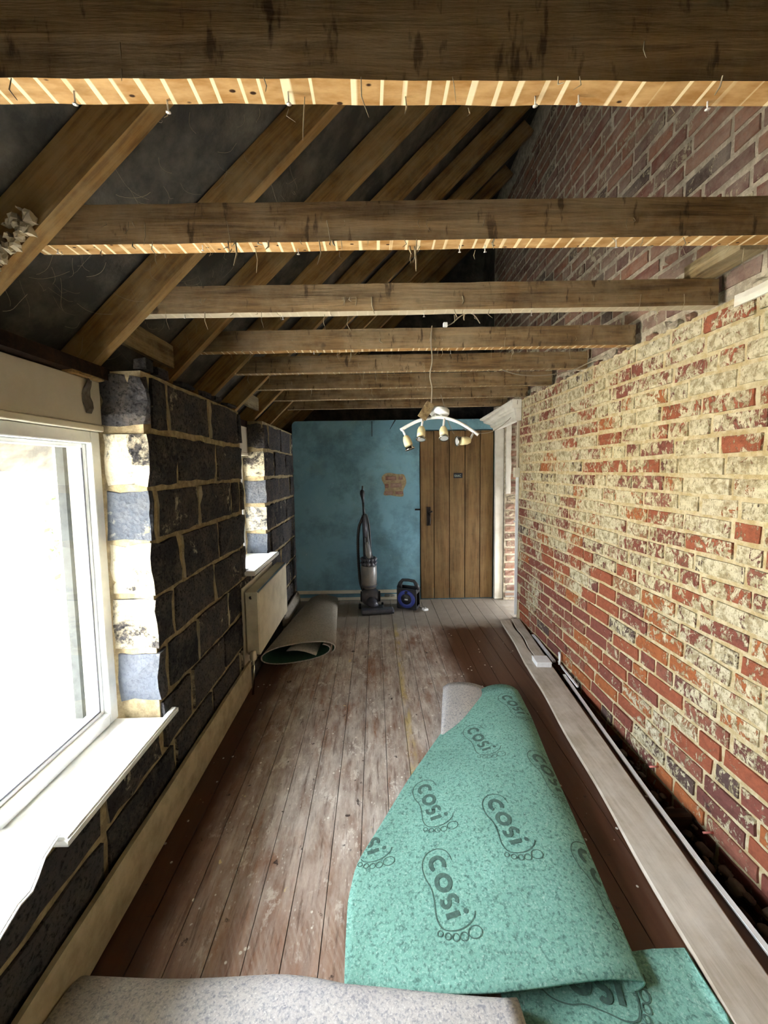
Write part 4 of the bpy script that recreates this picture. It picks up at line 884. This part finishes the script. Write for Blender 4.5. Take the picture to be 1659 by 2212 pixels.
MB().tube([rm @ Vector(q) for q in ((-0.099, 0, 0.2), (-0.088, 0, 0.25), (-0.062, 0, 0.285), (0, 0, 0.290), (0.062, 0, 0.285), (0.088, 0, 0.25), (0.099, 0, 0.2))], [0.03, 0.022, 0.016, 0.015, 0.016, 0.022, 0.03], 10).build('carry_handle', M['black_pl'], cr)
MB().lathe([(0.075, -0.048), (0.075, 0.048)], rm @ xf((0, 0, 0.106), 90), 24).build('drum', M['black_pl'], cr)
dm = rm @ xf((0, -0.0625, 0.108), 90)
dial = MB().lathe([(0.056, 0.0), (0.090, 0.0), (0.094, 0.003), (0.092, 0.010), (0.060, 0.012), (0.056, 0.010)], dm, 30, True, False).build('dial_ring', M['blue_pl'], cr)
hub = MB().lathe([(0.0, 0.0), (0.057, 0.0), (0.055, 0.008), (0.0, 0.009)], dm, 26, True, False).build('socket_plate', M['black_pl'], cr)
MB().cbox((-0.018, -0.01, 0.009), (0.018, 0.004, 0.0105), 0.0006, dm).build('rating_label', M['pvc'], hub)
MB().cbox((-0.045, -0.014, 0.009), (0.045, -0.011, 0.0105), 0.0006, dm).build('socket_cover', M['grey_pl'], hub)
MB().lathe([(0.0, 0.010), (0.014, 0.010), (0.013, 0.024), (0.0, 0.026)], rm @ xf((0, -0.0625, 0.182), 90), 12, True, False).build('winder_knob', M['black_pl'], cr)
MB().tube(smooth_poly([(0.415, 3.86, 0.02), (0.45, 3.83, 0.006), (0.475, 3.80, 0.005), (0.488, 3.765, 0.012)], 6), 0.004, 7).build('cord', M['black_pl'], cr)
pg = MB().cbox((-0.026, -0.026, 0.0), (0.026, 0.026, 0.024), 0.007, xf((0.494, 3.742, 0.006), 0, 0, 20)).build('plug', M['pvc'], cr)
for q in ((0.488, 3.722), (0.508, 3.738), (0.482, 3.744)): MB().cbox((-0.003, -0.002, 0.0), (0.003, 0.002, 0.016), 0.0005, xf((q[0], q[1], 0.029))).build('pin', M['chrome'], pg)
# copper pipes behind
for z in (0.048, 0.064): tag(MB().tube([(0.09, YB-0.03, z), (0.30, YB-0.03, z)], 0.006, 7).build('pipe', M['cream']), 'short painted pipe at the foot of the blue wall, ' + ('lower' if z < .05 else 'upper') + ' of two', 'pipe', 'skirting pipes')

# ------------------------------------------------------------------ spotlight fitting hanging from the fourth joist
lf = thing('spotlight_bar', (0.33, 1.93, 1.7), 'white four-spot ceiling light bar dangling on its flex', 'lamp')
ZB = 1.93
MB().tube(smooth_poly([(0.298, 1.944, 2.16), (0.292, 1.94, 2.08), (0.298, 1.938, 1.99), (0.286, 1.936, 1.915), (0.296, 1.934, 1.85), (0.291, ZB, 1.775)], 6), 0.0034, 7).build('flex', M['wire'], lf)
bar = smooth_poly([(0.135, ZB-0.01, 1.644), (0.185, ZB, 1.672), (0.235, ZB, 1.693), (0.30, ZB+0.005, 1.705), (0.36, ZB, 1.703), (0.42, ZB-0.01, 1.682), (0.47, ZB-0.02, 1.652), (0.522, ZB-0.03, 1.612)], 6)
MB().tube(bar, 0.0085, 10).build('bar', M['pvc'], lf)
MB().lathe([(0.046, 0.0), (0.050, 0.004), (0.050, 0.022), (0.046, 0.026)], xf((0.335, ZB+0.02, 1.722), -14, 6), 26).build('canopy', M['pvc'], lf)
for x_ in (0.312, 0.345): MB().tube([(x_, ZB+0.01, 1.705), (x_, ZB+0.015, 1.725)], 0.006, 8).build('stud', M['pvc'], lf)
bm2 = Matrix.Translation((0.262, ZB-0.028, 1.735)) @ Matrix.Rotation(R(-57), 4, 'Y') @ Matrix.Rotation(R(14), 4, 'X')
MB().cbox((-0.044, -0.006, -0.023), (0.044, 0.006, 0.023), 0.0015, bm2).build('mounting_board', M['timber_y'], lf)
def spot(a, h, d, body_mat='cream_pl', up=None):
    """a: point on the bar, h: head centre, d: aim direction of the lamp"""
    a, h, d = Vector(a), Vector(h), Vector(d).normalized()
    arm = MB().tube([a, a+(h-d*0.028-a)*0.5, h-d*0.028], 0.0055, 8).build('arm', M['pvc'], lf)
    mt_ = aim(h, h+d)
    hd_ = MB().lathe([(0.006, -0.034), (0.013, -0.030), (0.0195, -0.014), (0.021, 0.006), (0.0205, 0.02)], mt_, 18).build('spot_head', M[body_mat], lf)
    MB().lathe([(0.015, 0.0205), (0.024, 0.034), (0.026, 0.038), (0.0245, 0.041), (0.02, 0.040)], mt_, 18, True, False).build('bulb_rim', M['chrome'], hd_)
    MB().lathe([(0.0, 0.037), (0.012, 0.0385), (0.0205, 0.0385)], mt_, 18, True, False).build('bulb_lens', M['glass_lens'], hd_)
spot((0.143, ZB-0.01, 1.648), (0.168, ZB-0.02, 1.583), (0.30, -0.12, -0.95))
spot((0.248, ZB-0.005, 1.694), (0.236, ZB-0.03, 1.628), (-0.08, -0.35, -0.93))
spot((0.357, ZB-0.002, 1.700), (0.347, ZB-0.035, 1.628), (-0.03, -0.55, -0.83))
spot((0.500, ZB-0.025, 1.628), (0.447, ZB-0.05, 1.583), (-0.98, -0.15, -0.05))
# loose wires
tag(MB().tube(smooth_poly([(0.372, 1.945, 2.16), (0.40, 1.942, 2.172), (0.45, 1.94, 2.21), (0.50, 1.94, 2.215), (0.54, 1.945, 2.17)], 6), 0.0028, 6).build('loose_wire', M['wire']), 'loose grey wire end curling over the fourth joist', 'wire')
tag(MB().cbox((0.352, 1.925, 2.15), (0.374, 1.944, 2.172), 0.004, None).build('terminal_block', M['pvc']), 'tiny white terminal block on the loose wire over the fourth joist', 'connector')
tag(MB().tube(smooth_poly([(0.50, 2.85, 1.995), (0.53, 2.845, 1.90), (0.545, 2.84, 1.82), (0.575, 2.84, 1.745), (0.60, 2.84, 1.70)], 6), 0.0024, 6).build('dangling_wire', M['wire']), 'thin pale wire dangling behind the light bar', 'wire')
tag(MB().tube(smooth_poly([(0.80, 2.38, 2.05), (0.90, 2.36, 2.015), (1.05, 2.36, 2.01), (1.2, 2.34, 2.03), (1.30, 2.30, 2.07), (1.336, 2.2, 2.085)], 6), 0.0035, 6).build('ceiling_cable', M['wire']), 'grey cable sagging under the fifth joist to the brick wall', 'wire')
tag(MB().tube(smooth_poly([(0.95, 4.07, 1.87), (1.10, 4.05, 1.815), (1.22, 3.9, 1.82), (1.28, 3.6, 1.90), (1.30, 3.47, 2.0), (1.30, 3.445, 2.05)], 6), 0.0028, 6).build('cornice_wire', M['wire']), 'thin wire looping from the door head up over the cornice', 'wire')

# ------------------------------------------------------------------ outside
gd = struct('ground_outside', MB().box((-9, -6, -0.46), (-1.26, 10, -0.41)), M['paving'], 'bright pale paving outside the windows')
for i in range(9):
    MB().cbox((-3.4-i*0.16, 0.6, -0.409), (-3.25-i*0.16, 4.4, -0.385), 0.004).build('deck_board', M['deck'], gd)
struct('wall_outside', MB().box((-7.2, -5, -0.4), (-7.0, 9, 1.5)), M['outer'], 'pale garden wall beyond the window')
for i, (sx, sy, h_) in enumerate(((-2.6, 3.55, 1.95), (-3.4, 5.2, 2.4))):
    t_ = thing('garden_shrub', (sx, sy, -0.4), 'sunlit leafy shrub outside, %s' % ('close beside the near window', 'farther off behind the first')[i], 'shrub', 'garden shrubs')
    mb = MB()
    for k in range(700):
        u, v = random.uniform(-1, 1), random.uniform(0, 2*math.pi); rr_ = random.uniform(0.5, 1)**0.5
        c_ = Vector((sx+0.42*rr_*math.cos(v)*math.sqrt(1-u*u), sy+0.42*rr_*math.sin(v)*math.sqrt(1-u*u), 0.55*h_-0.3+0.5*h_*u*rr_))
        a_ = Vector((random.uniform(-1, 1), random.uniform(-1, 1), random.uniform(-1, 1))).normalized()*0.05; b_ = a_.cross(Vector((0.3, 0.5, 0.8))).normalized()*0.022
        mb.addm([c_-a_, c_-b_, c_+a_, c_+b_], [(0, 1, 2, 3)])
    o = mb.build('foliage', M['leaf'], t_, False); o['kind'] = 'stuff'
    MB().tube([(sx, sy, -0.41), (sx+0.02, sy, 0.2), (sx-0.02, sy+0.03, 0.9)], [0.03, 0.025, 0.012], 7).build('stem', M['dark_timber'], t_)
